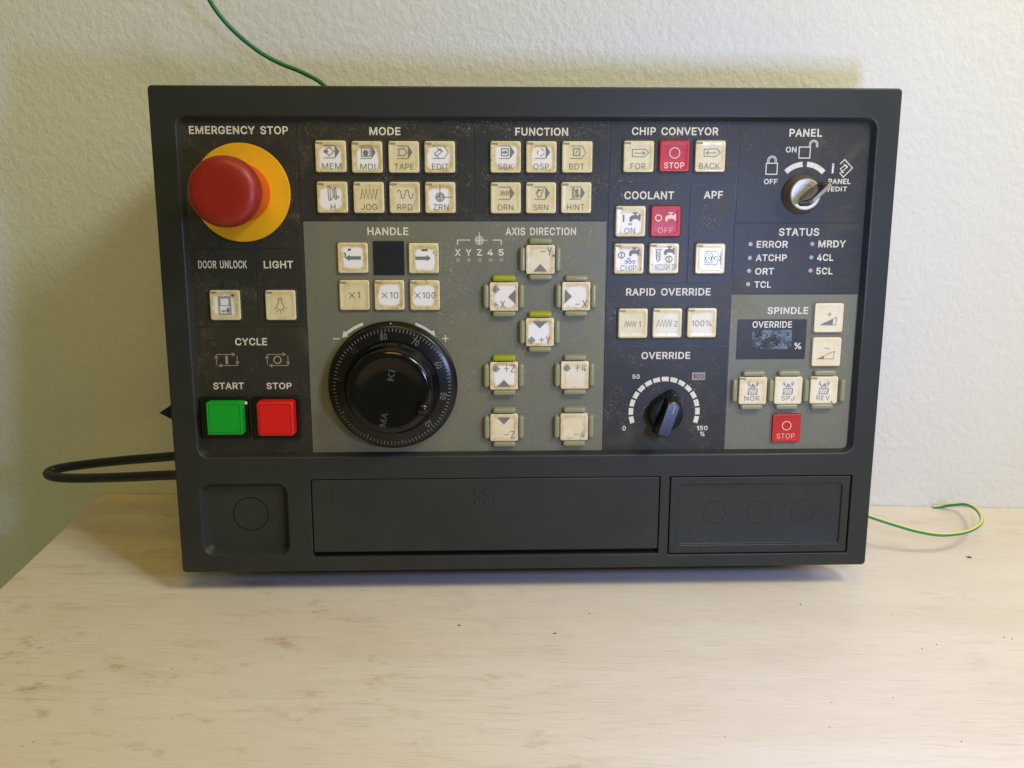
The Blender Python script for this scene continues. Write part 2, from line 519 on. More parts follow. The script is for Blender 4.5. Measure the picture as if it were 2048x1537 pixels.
# grotesque letter outlines: advance width, bold contours, light contours (1/1000 em)
GLYPHS = {
    'A': [480,[[[85,0,191,302,197,322,204,345,213,371,222,402,233,437,245,478,232,478,244,438,255,402,264,372,272,346,280,323,287,302,395,0,463,0,276,509,201,509,16,0]],[[370,142,370,199,110,199,110,142]]]],
    'B': [456,[[[247,0,284,2,317,8,344,18,368,31,386,48,400,67,410,88,416,111,418,136,416,161,411,184,402,203,391,220,378,234,363,245,347,254,331,260,315,262,315,267,329,272,343,278,356,286,368,295,378,307,387,320,393,336,397,353,398,374,396,398,390,421,381,442,367,461,350,477,329,491,304,501,274,507,241,509,60,509,60,0],[125,231,248,231,269,229,289,225,306,218,320,209,333,197,342,184,350,169,354,153,355,137,353,115,344,96,330,80,309,67,281,60,245,57,125,57],[125,452,240,452,270,449,294,442,313,429,326,412,333,393,336,372,335,355,330,340,323,326,314,314,302,304,288,296,273,290,256,287,238,285,125,285]]]],
    'C': [510,[[[293,-6,317,-2,341,5,363,13,383,24,402,38,420,53,435,71,448,91,459,112,467,135,473,160,408,160,404,144,397,128,389,114,380,102,369,90,357,81,344,72,330,65,315,60,300,56,284,54,267,53,237,56,210,63,184,76,161,94,141,117,125,145,113,177,106,213,103,254,106,295,113,332,125,364,141,391,161,414,184,432,209,445,237,453,267,456,284,455,300,453,315,449,330,444,344,437,357,428,369,418,380,407,389,395,397,380,404,365,408,348,473,348,467,373,459,397,448,418,435,438,419,456,402,471,383,485,362,496,340,504,317,511,293,514,267,516,225,512,186,501,150,484,119,459,92,429,70,393,53,352,44,305,40,254,44,203,53,157,70,115,92,79,119,49,150,25,186,7,225,-3,267,-7]]]],
    'D': [502,[[[60,0,219,0,268,3,312,14,351,31,384,54,411,83,433,119,449,159,458,205,462,255,458,306,449,351,433,391,412,426,385,455,353,478,315,495,273,505,225,509,60,509],[125,452,221,452,258,449,291,441,320,428,344,410,364,388,379,361,390,329,397,294,399,255,397,216,390,181,379,149,363,122,343,99,318,81,288,68,254,60,215,57,125,57]]]],
    'E': [419,[[[375,0,375,57,125,57,125,229,355,229,355,286,125,286,125,452,372,452,372,509,60,509,60,0]]]],
    'F': [410,[[[125,0,125,221,346,221,346,278,125,278,125,452,369,452,369,509,60,509,60,0]]]],
    'G': [520,[[[308,-4,344,5,377,19,406,38,431,62,451,91,466,124,475,160,478,200,478,256,283,256,283,199,434,199,415,202,413,173,407,147,396,123,382,102,365,85,345,71,322,61,296,55,269,53,238,56,210,63,184,76,161,95,141,117,125,145,113,177,106,213,103,254,106,295,113,332,125,364,141,392,160,414,183,432,209,445,236,453,265,456,283,455,300,453,315,448,330,443,344,436,356,427,368,417,378,406,387,393,395,379,402,365,408,349,474,349,468,373,460,395,449,416,436,436,421,453,403,469,384,483,363,494,340,504,316,510,291,514,265,516,223,512,184,501,149,484,117,459,91,429,69,393,53,352,43,305,40,254,43,203,53,157,69,116,91,79,118,49,149,25,185,7,225,-3,269,-7]]]],
    'H': [517,[[[125,0,125,232,392,232,392,0,457,0,457,509,392,509,392,289,125,289,125,509,60,509,60,0]]]],
    'I': [190,[[[62,0,127,0,127,509,62,509]]]],
    'J': [396,[[[227,-2,263,11,294,33,318,63,332,100,336,145,336,509,272,509,272,145,269,117,261,93,248,74,230,61,209,53,185,50,160,53,139,61,122,74,108,93,100,117,98,145,98,173,33,173,33,145,38,100,52,63,75,33,106,11,143,-2,185,-7]]]],
    'K': [467,[[[228,276,231,276,448,509,364,509,212,344,199,331,187,317,174,303,162,289,151,275,139,261,128,246,116,231,104,216,104,145]],[[125,0,125,193,124,225,125,334,125,509,60,509,60,0]],[[449,0,228,309,188,259,372,0]]]],
    'L': [393,[[[361,0,361,57,125,57,125,509,60,509,60,0]]]],
    'M': [628,[[[122,0,122,291,122,302,122,315,122,328,121,342,121,357,121,372,121,386,120,401,120,416,120,430,119,444,119,457,112,457,118,441,124,424,129,408,134,392,140,376,145,361,150,347,155,333,159,321,163,310,167,300,170,291,286,0,342,0,456,291,459,300,463,310,467,322,472,335,477,348,482,363,487,378,492,393,498,409,503,425,508,441,513,457,507,457,507,443,506,428,506,413,506,398,505,383,505,369,505,354,505,340,504,327,504,314,504,302,504,291,504,0,568,0,568,509,476,509,352,187,349,179,346,169,342,158,338,146,334,134,330,121,326,108,322,95,318,83,314,71,311,59,307,49,322,49,319,60,315,71,311,84,307,97,303,110,299,123,295,135,291,147,287,159,284,170,280,179,277,187,152,509,60,509,60,0]]]],
    'N': [523,[[[125,0,125,291,125,301,125,313,124,328,124,345,123,363,122,384,121,406,120,429,119,454,108,452,123,425,136,402,148,381,159,363,168,346,177,331,186,317,194,303,202,290,387,0,463,0,463,509,399,509,399,195,399,184,399,171,399,157,399,142,400,126,401,108,402,90,403,72,405,54,414,55,405,73,396,90,388,107,379,122,371,137,363,151,355,163,349,174,343,183,136,509,60,509,60,0]]]],
    'O': [533,[[[309,-3,348,7,384,25,415,49,442,79,464,115,480,157,490,203,493,254,490,305,480,352,464,393,442,429,415,459,384,484,348,501,309,512,267,516,225,512,186,501,150,484,119,459,92,429,70,393,53,352,44,305,40,254,44,203,53,157,70,115,92,79,119,49,150,25,186,7,225,-3,267,-7],[237,55,210,63,184,76,161,94,142,117,125,144,113,176,106,213,103,254,106,295,113,332,125,364,142,392,161,415,184,433,210,445,237,453,267,456,296,453,324,446,349,433,372,415,392,392,408,365,420,332,428,295,430,254,428,213,420,176,408,144,392,116,372,94,349,76,324,63,296,55,267,53]]]],
    'P': [445,[[[60,0,125,0,125,186,235,186,272,188,305,195,332,207,356,223,375,243,390,265,400,291,407,318,409,348,407,377,400,404,390,430,375,452,356,471,332,487,305,499,272,506,235,509,60,509],[125,452,232,452,257,451,279,446,297,439,312,428,324,416,333,402,339,385,343,367,344,348,343,328,339,310,333,294,324,279,312,266,297,256,279,248,257,244,233,242,125,242]]]],
    'Q': [533,[[[309,-3,348,7,384,25,415,49,442,79,464,115,480,157,490,203,493,254,490,305,480,352,464,393,442,429,415,459,384,484,348,501,309,512,267,516,225,512,186,501,150,484,119,459,92,429,70,393,53,352,44,305,40,254,44,203,53,157,70,115,92,79,119,49,150,25,186,7,225,-3,267,-7],[237,55,210,63,184,76,161,94,142,117,125,144,113,176,106,213,103,254,106,295,113,332,125,364,142,392,161,415,184,433,210,445,237,453,267,456,296,453,324,446,349,433,372,415,392,392,408,365,420,332,428,295,430,254,428,213,420,176,408,144,392,116,372,94,349,76,324,63,296,55,267,53]],[[331,46,346,27,401,-48,468,-48,384,65,369,85,313,159,245,159]]]],
    'R': [449,[[[60,0,125,0,125,198,236,198,273,200,305,206,333,217,356,232,376,250,390,271,401,296,407,323,409,352,407,381,401,408,390,433,376,455,356,473,333,489,305,500,273,506,236,509,60,509],[125,452,233,452,258,451,279,446,298,440,313,430,325,419,334,405,340,389,344,371,345,352,344,333,340,316,334,300,325,287,313,276,298,267,280,260,258,256,234,255,125,255]],[[428,0,303,229,230,229,353,0]]]],
    'S': [447,[[[261,-7,294,0,323,11,349,25,370,43,386,64,399,87,406,112,408,139,407,161,402,180,395,198,384,213,372,226,359,238,344,248,328,256,312,264,295,270,279,275,264,279,212,293,198,297,184,302,169,308,155,315,142,324,131,334,122,345,117,359,115,376,117,391,121,405,129,418,139,430,152,440,167,448,185,454,204,457,225,459,254,456,280,449,302,437,320,421,332,402,337,378,401,378,398,403,390,427,377,449,360,468,340,484,316,498,289,508,259,514,227,516,195,514,165,508,138,498,113,484,92,468,75,448,62,425,54,400,52,372,56,341,67,313,86,289,112,269,145,253,184,239,245,222,263,217,280,211,296,205,310,197,322,189,332,179,340,168,344,154,346,139,344,122,338,106,329,92,317,79,303,69,286,60,267,54,246,50,224,49,204,50,185,53,166,59,150,66,136,76,123,88,114,102,108,118,104,137,38,137,42,109,51,83,64,60,81,40,102,23,128,9,156,-1,188,-7,224,-9]]]],
    'T': [449,[[[193,452,193,0,257,0,257,452,417,452,417,509,32,509,32,452]]]],
    'U': [517,[[[297,-6,332,2,363,15,391,33,414,55,433,80,446,108,454,140,457,173,457,509,393,509,393,178,391,155,385,133,377,113,364,95,349,80,331,68,309,59,285,53,259,52,232,53,208,59,187,68,169,80,153,95,141,113,132,133,126,155,124,178,124,509,60,509,60,173,63,140,71,108,85,80,103,55,126,33,154,15,186,2,220,-6,259,-8]]]],
    'V': [480,[[[278,0,463,509,395,509,290,206,283,187,276,165,267,138,257,107,247,71,235,31,248,31,236,71,225,106,215,137,207,164,199,187,192,206,84,509,16,509,204,0]]]],
    'W': [686,[[[230,0,318,323,324,347,330,371,335,395,340,420,345,446,350,475,336,475,341,445,346,417,351,391,357,368,362,345,368,323,455,0,530,0,670,509,603,509,523,196,519,179,515,162,510,145,506,128,503,111,499,94,495,76,492,58,488,40,497,40,494,58,490,76,486,94,482,111,478,128,474,145,470,162,466,179,462,196,380,509,306,509,224,196,220,179,215,162,211,145,207,128,203,111,200,94,196,76,193,58,189,40,197,40,194,58,190,76,187,94,183,111,179,128,175,145,172,162,167,179,163,196,82,509,16,509,155,0]]]],
    'X': [474,[[[91,0,182,129,191,143,199,155,206,166,213,176,219,186,225,196,231,207,238,219,244,231,230,231,237,218,244,206,250,195,256,185,262,175,268,165,275,154,283,142,292,129,382,0,456,0,259,287,259,239,446,509,374,509,298,400,288,386,280,373,272,361,265,350,258,339,252,329,246,317,239,305,232,292,243,292,236,305,230,318,223,329,217,340,211,350,204,361,196,373,188,386,178,400,104,509,29,509,217,236,217,284,18,0]]]],
    'Y': [472,[[[268,0,268,208,455,509,381,509,280,344,270,327,260,310,251,293,242,275,233,254,224,230,250,230,240,254,231,274,222,292,213,309,203,327,192,344,91,509,16,509,203,208,203,0]]]],
    'Z': [438,[[[399,0,399,57,214,57,193,57,173,57,152,57,131,56,111,55,90,54,97,33,110,49,122,65,134,81,146,97,157,113,169,129,397,462,397,509,40,509,40,452,223,452,244,452,265,452,285,452,306,453,327,453,348,454,341,476,329,461,318,446,306,431,295,415,284,400,273,385,42,46,42,0]]]],
    '0': [453,[[[263,-3,295,7,323,24,348,48,368,77,384,113,396,155,403,202,405,254,403,306,396,353,384,395,368,431,348,461,323,484,295,502,262,512,227,516,191,512,159,502,130,484,106,461,85,431,69,395,57,353,50,306,48,254,50,202,57,155,69,113,85,77,105,48,130,24,158,7,191,-3,227,-7],[203,52,182,60,163,74,147,92,134,116,123,144,115,176,111,213,109,254,111,295,115,332,123,365,134,393,147,416,163,435,182,449,203,457,227,460,250,457,271,449,290,435,306,416,320,393,330,365,338,332,342,295,344,254,342,213,338,176,330,144,320,116,306,92,290,74,271,60,250,52,227,50]]]],
    '1': [330,[[[198,509,86,427,86,358,209,448,212,448,212,0,276,0,276,509]]]],
    '2': [453,[[[389,0,389,57,153,57,153,60,267,180,294,209,317,235,336,259,351,280,363,299,371,318,377,336,380,354,381,372,379,398,372,423,361,445,346,465,328,482,306,497,281,507,254,513,225,516,196,513,168,507,143,496,121,482,102,464,86,442,75,418,68,391,66,362,127,362,128,381,132,398,139,413,148,427,159,438,172,447,188,454,205,458,224,460,241,458,258,455,273,449,287,441,298,431,308,419,315,405,319,389,320,371,319,356,316,341,311,327,303,312,294,298,282,282,268,266,252,248,234,229,64,47,64,0]]]],
    '3': [453,[[[251,-5,281,2,309,12,333,27,354,45,370,66,383,90,390,116,393,145,391,173,383,198,371,222,354,244,333,262,308,276,279,286,247,290,211,289,211,278,372,461,372,509,70,509,70,452,288,452,288,448,157,299,157,248,201,248,229,246,254,241,275,234,292,223,306,211,316,196,323,180,328,163,329,145,328,125,323,108,315,93,304,80,291,69,275,61,258,55,239,51,219,50,200,51,182,54,165,59,150,66,137,76,126,87,118,100,112,115,109,132,44,132,48,104,57,79,70,57,88,38,108,22,133,10,159,1,188,-5,218,-7]]]],
    '4': [453,[[[413,105,413,163,109,163,109,166,311,509,247,509,40,158,40,105]],[[343,0,343,318,282,318,282,146,282,121,282,0]]]],
    '5': [453,[[[253,-4,282,3,309,15,332,32,352,52,369,76,381,102,388,132,391,163,390,187,386,210,379,231,370,251,358,269,345,285,330,299,313,311,294,321,274,328,252,332,229,334,212,333,194,330,178,325,162,318,148,311,136,301,134,301,151,452,366,452,366,509,96,509,67,253,128,246,139,255,152,262,167,268,184,273,201,276,218,277,238,275,257,270,275,262,290,251,303,237,314,221,321,203,326,183,328,162,326,141,322,122,314,104,304,89,291,75,276,64,259,56,241,51,221,50,204,51,188,54,173,60,160,68,148,78,138,89,130,102,125,115,122,130,60,130,63,105,71,82,83,60,99,41,118,25,140,11,165,1,192,-5,221,-7]]]],
    '6': [453,[[[257,-4,284,3,310,14,333,30,352,50,368,73,379,98,387,127,389,157,387,187,380,215,370,240,355,262,337,280,316,295,291,305,265,312,235,314,221,313,208,311,196,307,184,302,174,295,165,288,157,279,151,270,145,261,151,261,322,509,252,509,137,340,112,302,93,268,80,239,71,212,65,187,64,162,66,130,73,101,84,74,100,51,119,31,142,15,168,3,196,-4,226,-7],[207,50,190,55,174,63,160,73,148,86,138,102,131,119,126,138,125,158,126,179,131,197,138,214,148,229,160,241,174,252,190,259,207,264,226,265,245,264,263,259,279,251,293,241,304,228,314,213,322,196,326,178,327,157,326,137,322,119,314,101,304,86,293,73,279,63,263,55,245,50,226,48]]]],
    '7': [453,[[[165,0,391,449,391,509,62,509,62,452,323,452,323,448,97,0]]]],
    '8': [453,[[[259,-5,289,1,317,11,341,25,362,42,378,62,391,84,398,109,401,135,399,156,395,176,387,195,377,212,365,228,351,241,335,252,319,260,300,265,300,267,323,276,343,289,359,308,372,330,379,354,382,380,379,405,373,429,361,450,346,469,328,485,306,498,282,508,255,514,226,516,197,514,170,508,146,498,124,485,106,469,90,450,79,429,73,405,70,380,73,354,80,330,93,308,109,289,129,276,153,267,153,265,134,260,117,252,101,241,87,228,75,212,65,195,58,176,53,156,52,135,54,109,62,84,74,62,91,42,111,25,136,11,163,1,193,-5,226,-7],[205,50,185,54,167,60,152,69,139,79,129,91,121,106,117,121,115,139,117,157,122,173,130,189,140,202,154,213,169,223,187,230,206,234,226,235,247,234,265,230,283,223,298,213,312,202,322,189,330,173,335,157,337,139,335,121,331,106,323,91,313,79,300,69,285,60,267,54,248,50,226,49],[209,291,193,294,178,300,165,308,154,318,145,330,138,344,134,359,133,376,134,392,138,407,145,420,153,432,164,442,177,449,192,455,208,459,226,460,244,459,260,455,275,449,288,442,299,432,308,420,314,407,318,392,319,376,318,359,314,344,307,330,298,318,287,308,274,300,260,294,244,291,226,290]]]],
    '9': [453,[[[196,513,168,506,143,494,120,479,101,459,85,436,73,411,66,382,64,352,66,321,72,294,83,269,98,247,116,229,137,214,161,203,188,197,218,195,232,195,245,198,257,202,268,207,278,214,287,221,295,229,302,238,307,248,301,248,130,0,200,0,315,168,340,207,359,240,373,270,382,296,387,322,389,347,387,378,380,408,368,434,352,458,333,478,310,494,285,506,256,513,226,516],[245,459,263,454,279,446,293,435,305,422,314,407,322,390,326,371,327,350,326,330,322,312,314,295,305,280,293,267,279,257,263,249,245,245,226,243,207,245,190,250,174,257,160,268,148,280,138,295,131,313,127,331,125,352,127,372,131,390,138,407,148,423,160,435,174,446,190,454,207,459,226,460]]]],
    '%': [676,[[[196,284,214,289,230,297,244,308,255,320,264,335,270,351,274,369,276,388,276,412,274,431,270,448,264,464,255,479,244,492,230,503,214,511,196,515,175,517,155,515,137,511,121,503,107,492,96,479,87,464,80,448,76,431,75,412,75,388,76,369,80,351,86,335,95,320,107,308,121,297,137,289,155,284,175,283],[160,329,147,335,138,346,132,358,128,372,127,388,127,412,128,428,132,441,138,454,148,464,160,470,175,473,191,470,204,464,213,454,219,441,222,428,223,412,223,388,222,372,218,358,212,346,203,335,191,329,175,327]],[[521,-8,540,-3,555,5,569,15,580,28,589,43,596,59,600,77,601,95,601,120,600,138,596,156,590,172,581,187,570,200,556,210,540,218,522,223,501,225,481,223,463,218,447,210,433,200,421,187,412,172,406,156,402,138,400,120,400,95,402,77,406,59,412,43,421,28,432,15,446,5,462,-3,481,-8,501,-10],[485,37,473,43,464,53,458,66,454,80,453,95,453,120,454,135,458,149,464,162,473,172,486,178,501,180,517,178,529,172,538,162,544,149,548,135,549,120,549,95,548,80,544,66,538,53,529,43,517,37,501,35]],[[191,0,540,509,482,509,132,0]]]],
    '/': [249,[[[178,533,14,-76,71,-76,235,533]]]],
}
_text_cache = {}


def glyph(ch, bold):
    """filled glyph as stroke groups, outlines moved out (bold) or in (light)"""
    key = (ch, bold)
    if key not in _text_cache:
        d = 0.0185 if bold else -0.007
        out = []
        for group in GLYPHS[ch][1]:
            bm = bmesh.new()
            for fl in group:
                P = [Vector((fl[i] / 1000, fl[i + 1] / 1000)) for i in range(0, len(fl), 2)]
                vs = []
                for i in range(len(P)):
                    a, b = (P[i] - P[i - 1]).normalized(), (P[(i + 1) % len(P)] - P[i]).normalized()
                    na, nb = Vector((a.y, -a.x)), Vector((b.y, -b.x))
                    m = na + nb
                    m = m.normalized() if m.length > 1e-4 else na
                    o = m * (d / max(m.dot(na), 0.5))
                    vs.append(bm.verts.new((P[i].x + o.x, P[i].y + o.y, 0)))
                for i in range(len(vs)):
                    bm.edges.new((vs[i - 1], vs[i]))
            bmesh.ops.triangle_fill(bm, use_beauty=True, use_dissolve=False, edges=bm.edges[:], normal=(0, 0, 1))
            bm.verts.index_update()
            out.append(([(q.co.x, q.co.y) for q in bm.verts], [tuple(q.index for q in f.verts) for f in bm.faces]))
            bm.free()
        _text_cache[key] = out
    return _text_cache[key]


def text_poly(body, bold):
    V, F, x = [], [], 0.0
    for ch in body:
        if ch == " ":
            x += 0.33
            continue
        for g, (gv, gf) in enumerate(glyph(ch, bold > 0.0)):
            k = len(V)
            V += [(a + x, b, g) for a, b in gv]
            F += [tuple(i + k for i in f) for f in gf]
        x += GLYPHS[ch][0] / 1000 + (0.03 if bold > 0.0 else 0.02)
    return V, F


def put_text(mb, body, xc, z0, w, h, y, bold=0.022, rot=0.0):
    V, F = text_poly(body, bold)
    x0, x1 = min(q[0] for q in V), max(q[0] for q in V)
    b0, b1 = min(q[1] for q in V), max(q[1] for q in V)
    ids = []
    c, s = math.cos(rot), math.sin(rot)
    for a, b, g in V:
        px = ((a - x0) / (x1 - x0) - 0.5) * w
        pz = (b - b0) / (b1 - b0) * h
        yy = y - 0.012 * g
        if rot:
            pz -= h / 2
            ids.append(mb.vert((xc + px * c - pz * s, yy, z0 + px * s + pz * c)))
        else:
            ids.append(mb.vert((xc + px, yy, z0 + pz)))
    for f in F:
        mb.face([ids[i] for i in f])


def arc(cx, cz, r, a0, a1, k=16):
    return [(cx + r * math.cos(math.radians(a0 + (a1 - a0) * i / k)), cz + r * math.sin(math.radians(a0 + (a1 - a0) * i / k)))
            for i in range(k + 1)]


def ring_pts(cx, cz, r, k=28):
    return [(cx + r * math.cos(2 * math.pi * i / k), cz + r * math.sin(2 * math.pi * i / k)) for i in range(k)]


# ------------------------------------------------------------------ setting: wall and table
mb = MB()
mb.box(-1500, 1500, 0, 60, -700, 1500)
wall = mb.build("wall", M_WALL, smooth=0)
tag(wall, "white wall with bumpy orange-peel paint behind the control panel", kind="structure")
mb = MB()
mb.stroke([(361, 480), (345, 400), (336, 345), (331, 310), (328, 290)], 0.7, 0.0)
seam = mb.build("seam", mat("wall_seam_line", (0.60, 0.59, 0.57), 0.4), wall, (0, -0.12, 0))  # faint wall seam, a thin flat strip slightly darker than the paint

mb = MB()
L = [rr(0, 0, 1, 1, 0.01, 0)]
xe = -327.5
t = MB()
loops = []
for z, o in ((-28, 0.0), (-1.0, 0.0), (-0.3, 0.3), (0.0, 1.0)):
    loops.append([(xe + o, -900 + o, z), (1100 - o, -900 + o, z), (1100 - o, -0.6, z), (xe + o, -0.6, z)])
t.loft(loops, True, True)
table = t.build("table", M_TABLE, smooth=0)
tag(table, "pale whitewashed wood-grain table top carrying the control panel", "table")

# ------------------------------------------------------------------ control panel (local frame: x right, z up, y into the panel)
panel = bpy.data.objects.new("control_panel", None)
COL.objects.link(panel)
pr = ((0.998504, -0.053942, -0.008987), (0.054644, 0.990562, 0.125705), (0.002121, -0.126008, 0.992027))
PM = Matrix(((*pr[0], -0.000245), (*pr[1], -0.131406), (*pr[2], 0.016377), (0, 0, 0, 1)))
panel.matrix_world = PM
tag(panel, "charcoal machine control panel with ivory keys leaning against the white wall", "control panel")
PW, PH = 420.0, 283.87


def world(x, y, z):
    q = PM @ Vector((x * MM, y * MM, z * MM))
    return q / MM


# housing: flat front with wells, rounded outer edge, sides
REC = (0.6, 169.9, 394.6, 197.6)          # big well (xc, zc, w, h) on the front face
LOW = (-170.43, 33.37, 52.97, 46.43)
DRW = (-25.10, 33.56, 211.89, 50.30)
BLK = (142.00, 33.08, 112.94, 51.08)
mb = MB()
bm = bmesh.new()
front = rr(0, PH / 2, PW - 1.6, PH - 1.6, 1.6, 0)
holes = [rr(*REC, 7.0, 0), rr(*LOW, 7.0, 0), rr(*DRW, 1.6, 0), rr(*BLK, 1.6, 0)]
for lp in [front] + holes:
    vs = [bm.verts.new(p) for p in lp]
    for i in range(len(vs)):
        bm.edges.new((vs[i - 1], vs[i]))
bmesh.ops.triangle_fill(bm, use_beauty=True, use_dissolve=False, edges=bm.edges[:], normal=(0, -1, 0))
bm.verts.index_update()
ids = [mb.vert(q.co) for q in bm.verts]
for f in bm.faces:
    mb.face([ids[q.index] for q in f.verts])
bm.free()
# outer edge and sides
out = []
for a in (0, 30, 60, 90):
    a = math.radians(a)
    o = 0.8 * math.sin(a)
    out.append(rr(0, PH / 2, PW - 1.6 + 2 * o, PH - 1.6 + 2 * o, 1.6 + o, 0.8 * (1 - math.cos(a))))
out.append(rr(0, PH / 2, PW - 0.8, PH - 0.8, 2.2, 11.0))
out.append(rr(0, PH / 2, PW - 20, PH - 16, 2.0, 11.0))
mb.loft(out, False, False)


def well(box, r, depth, slope, rad=1.0, floor=True):
    x, z, w, h = box
    L = []
    top = math.atan2(depth, slope)
    for i in range(6):
        a = top * i / 5
        o = rad * math.sin(a)
        L.append(rr(x, z, w - 2 * o, h - 2 * o, max(r - o, 0.2), rad * (1 - math.cos(a))))
    o0, y0 = rad * math.sin(top), rad * (1 - math.cos(top))
    yb = depth - 0.5
    o1 = o0 + (yb - y0) / math.tan(top)
    L.append(rr(x, z, w - 2 * o1, h - 2 * o1, max(r - o1, 0.2), yb))
    o2 = o1 + 0.25
    L.append(rr(x, z, w - 2 * o2, h - 2 * o2, max(r - o2, 0.2), yb + 0.35))
    o3 = o2 + 0.5
    L.append(rr(x, z, w - 2 * o3, h - 2 * o3, max(r - o3, 0.2), depth))
    mb.loft(L, False, floor)


well(REC, 7.0, 4.3, 2.2, 1.3, True)
well(LOW, 7.0, 5.5, 3.6, 1.0, True)
well(DRW, 1.6, 7.0, 0.15, 0.5, True)
well(BLK, 1.6, 7.0, 0.15, 0.5, True)
mb.build("housing", M_HOUSE, panel, smooth=32)

# enclosure behind the bezel, deeper along the foot where it stands on the table
mb = MB()
prof = [(11.2, 8), (11.2, 276), (78, 276), (78, 42), (116, 36), (116, -1.2), (70, -1.2), (60, 8)]
a = mb.loop([(-198, y, z) for y, z in prof])
b = mb.loop([(198, y, z) for y, z in prof])
mb.face(a)
mb.face(b[::-1])
mb.bridge(a, b)
mb.build("enclosure", M_SHEET, panel, smooth=0)

# ---- membrane sections
YP = 4.0
GAP = 0.28
SEC = {
    "estop": (-195.0, -130.4, 194.6, 268.4), "door": (-195.0, -157.1, 149.7, 194.6), "light": (-157.1, -130.0, 149.7, 194.6),
    "cycle": (-195.0, -129.0, 72.2, 149.7), "mode": (-130.4, -31.2, 210.4, 268.4), "function": (-31.2, 45.6, 210.4, 268.4),
    "chip": (45.6, 119.5, 231.0, 268.4), "coolant": (45.6, 92.6, 174.6, 231.0), "apf": (92.6, 119.1, 174.6, 231.0),
    "rapid": (45.2, 119.0, 137.5, 174.6), "override": (45.0, 119.2, 71.6, 137.5), "panel": (119.5, 195.6, 209.2, 268.4),
    "status": (119.1, 195.6, 168.0, 209.2), "spindle": (119.1, 194.6, 71.6, 168.0), "handle": (-129.2, 45.1, 72.2, 210.4)}
SEC_O = {}
for nm, (x0, x1, z0, z1) in SEC.items():
    grey = nm in ("spindle", "handle")
    mb = MB()
    g = GAP
    slab(mb, (x0 + x1) / 2, (z0 + z1) / 2, x1 - x0 - 2 * g, z1 - z0 - 2 * g, 0.4, YP + 0.3, YP - (0.06 if grey else 0.0), 0.12, 3)
    o = mb.build("faceplate_section", M_GREY if grey else M_DARK, panel, smooth=0)
    o['label'] = ("worn mid-grey membrane section" if grey else "dark membrane section")
    SEC_O[nm] = o
YT = YP - 0.13            # printing lies a hair in front of the membrane


def lettering(sec, body, box, bold=0.026, m=None, name="lettering"):
    mb = MB()
    put_text(mb, body, *box, 0.0, bold)
    o = mb.build(name, m or M_PRINT, SEC_O[sec], (0, YT, 0), smooth=0, recalc=False)
    return o


for sec, body, box in (
        ("estop", "EMERGENCY STOP", (-162.50, 258.12, 54.83, 4.45)),
        ("mode", "MODE", (-81.09, 257.81, 17.42, 4.45)),
        ("function", "FUNCTION", (7.07, 257.79, 29.79, 4.42)),
        ("chip", "CHIP CONVEYOR", (82.91, 258.27, 49.38, 4.38)),
        ("panel", "PANEL", (157.68, 257.66, 18.76, 4.32)),
        ("panel", "ON", (149.85, 248.93, 6.20, 3.19)),
        ("panel", "OFF", (139.04, 231.19, 7.77, 3.00)),
        ("panel", "PANEL", (179.03, 231.35, 12.88, 2.98)),
        ("panel", "/EDIT", (178.02, 226.89, 11.32, 3.10)),
        ("status", "STATUS", (157.26, 201.86, 23.70, 4.47)),
        ("status", "ERROR", (142.01, 194.99, 18.43, 4.09)),
        ("status", "ATCHP", (141.77, 187.29, 18.36, 4.00)),
        ("status", "ORT", (138.25, 179.48, 11.08, 3.90)),
        ("status", "TCL", (137.62, 171.73, 9.84, 3.89)),
        ("status", "MRDY", (177.20, 195.25, 16.29, 4.01)),
        ("status", "4CL", (173.63, 187.37, 9.64, 4.06)),
        ("status", "5CL", (173.69, 179.53, 9.67, 4.00)),
        ("handle", "HANDLE", (-80.85, 202.40, 23.36, 4.41)),
        ("handle", "AXIS DIRECTION", (6.93, 202.30, 40.68, 4.38)),
        ("coolant", "COOLANT", (69.11, 222.63, 28.64, 4.55)),
        ("apf", "APF", (106.15, 223.05, 10.98, 4.33)),
        ("rapid", "RAPID OVERRIDE", (82.04, 167.32, 49.76, 4.39)),
        ("override", "OVERRIDE", (81.80, 129.60, 29.16, 4.33)),
        ("override", "50", (64.36, 117.77, 4.34, 2.67)),
        ("override", "0", (57.97, 86.02, 2.03, 2.91)),
        ("override", "150", (105.36, 85.86, 6.51, 2.86)),
        ("override", "%", (105.57, 82.18, 2.74, 2.90)),
        ("spindle", "SPINDLE", (153.45, 156.20, 24.35, 4.21)),
        ("door", "DOOR UNLOCK", (-175.83, 183.59, 27.75, 4.50)),
        ("light", "LIGHT", (-144.04, 183.54, 16.75, 4.37)),
        ("cycle", "CYCLE", (-162.06, 138.84, 18.44, 4.39)),
        ("cycle", "START", (-176.60, 112.78, 17.94, 4.08)),
        ("cycle", "STOP", (-147.12, 112.67, 14.73, 3.97)),
):
    small = body in ("50", "0", "150", "%")
    lettering(sec, body, box, 0.010 if small else 0.030)
for body, u in (("X", 915.6), ("Y", 937.2), ("Z", 958.7), ("4", 980.3), ("5", 1002)):
    pass
for body, box in (("X", (-40.95, 190.64, 3.46, 3.83)), ("Y", (-34.73, 190.63, 3.35, 3.83)), ("Z", (-28.47, 190.62, 3.17, 3.83)),
                  ("4", (-22.29, 190.61, 3.29, 3.83)), ("5", (-15.99, 190.61, 3.06, 3.84))):
    lettering("handle", body, box, 0.022)

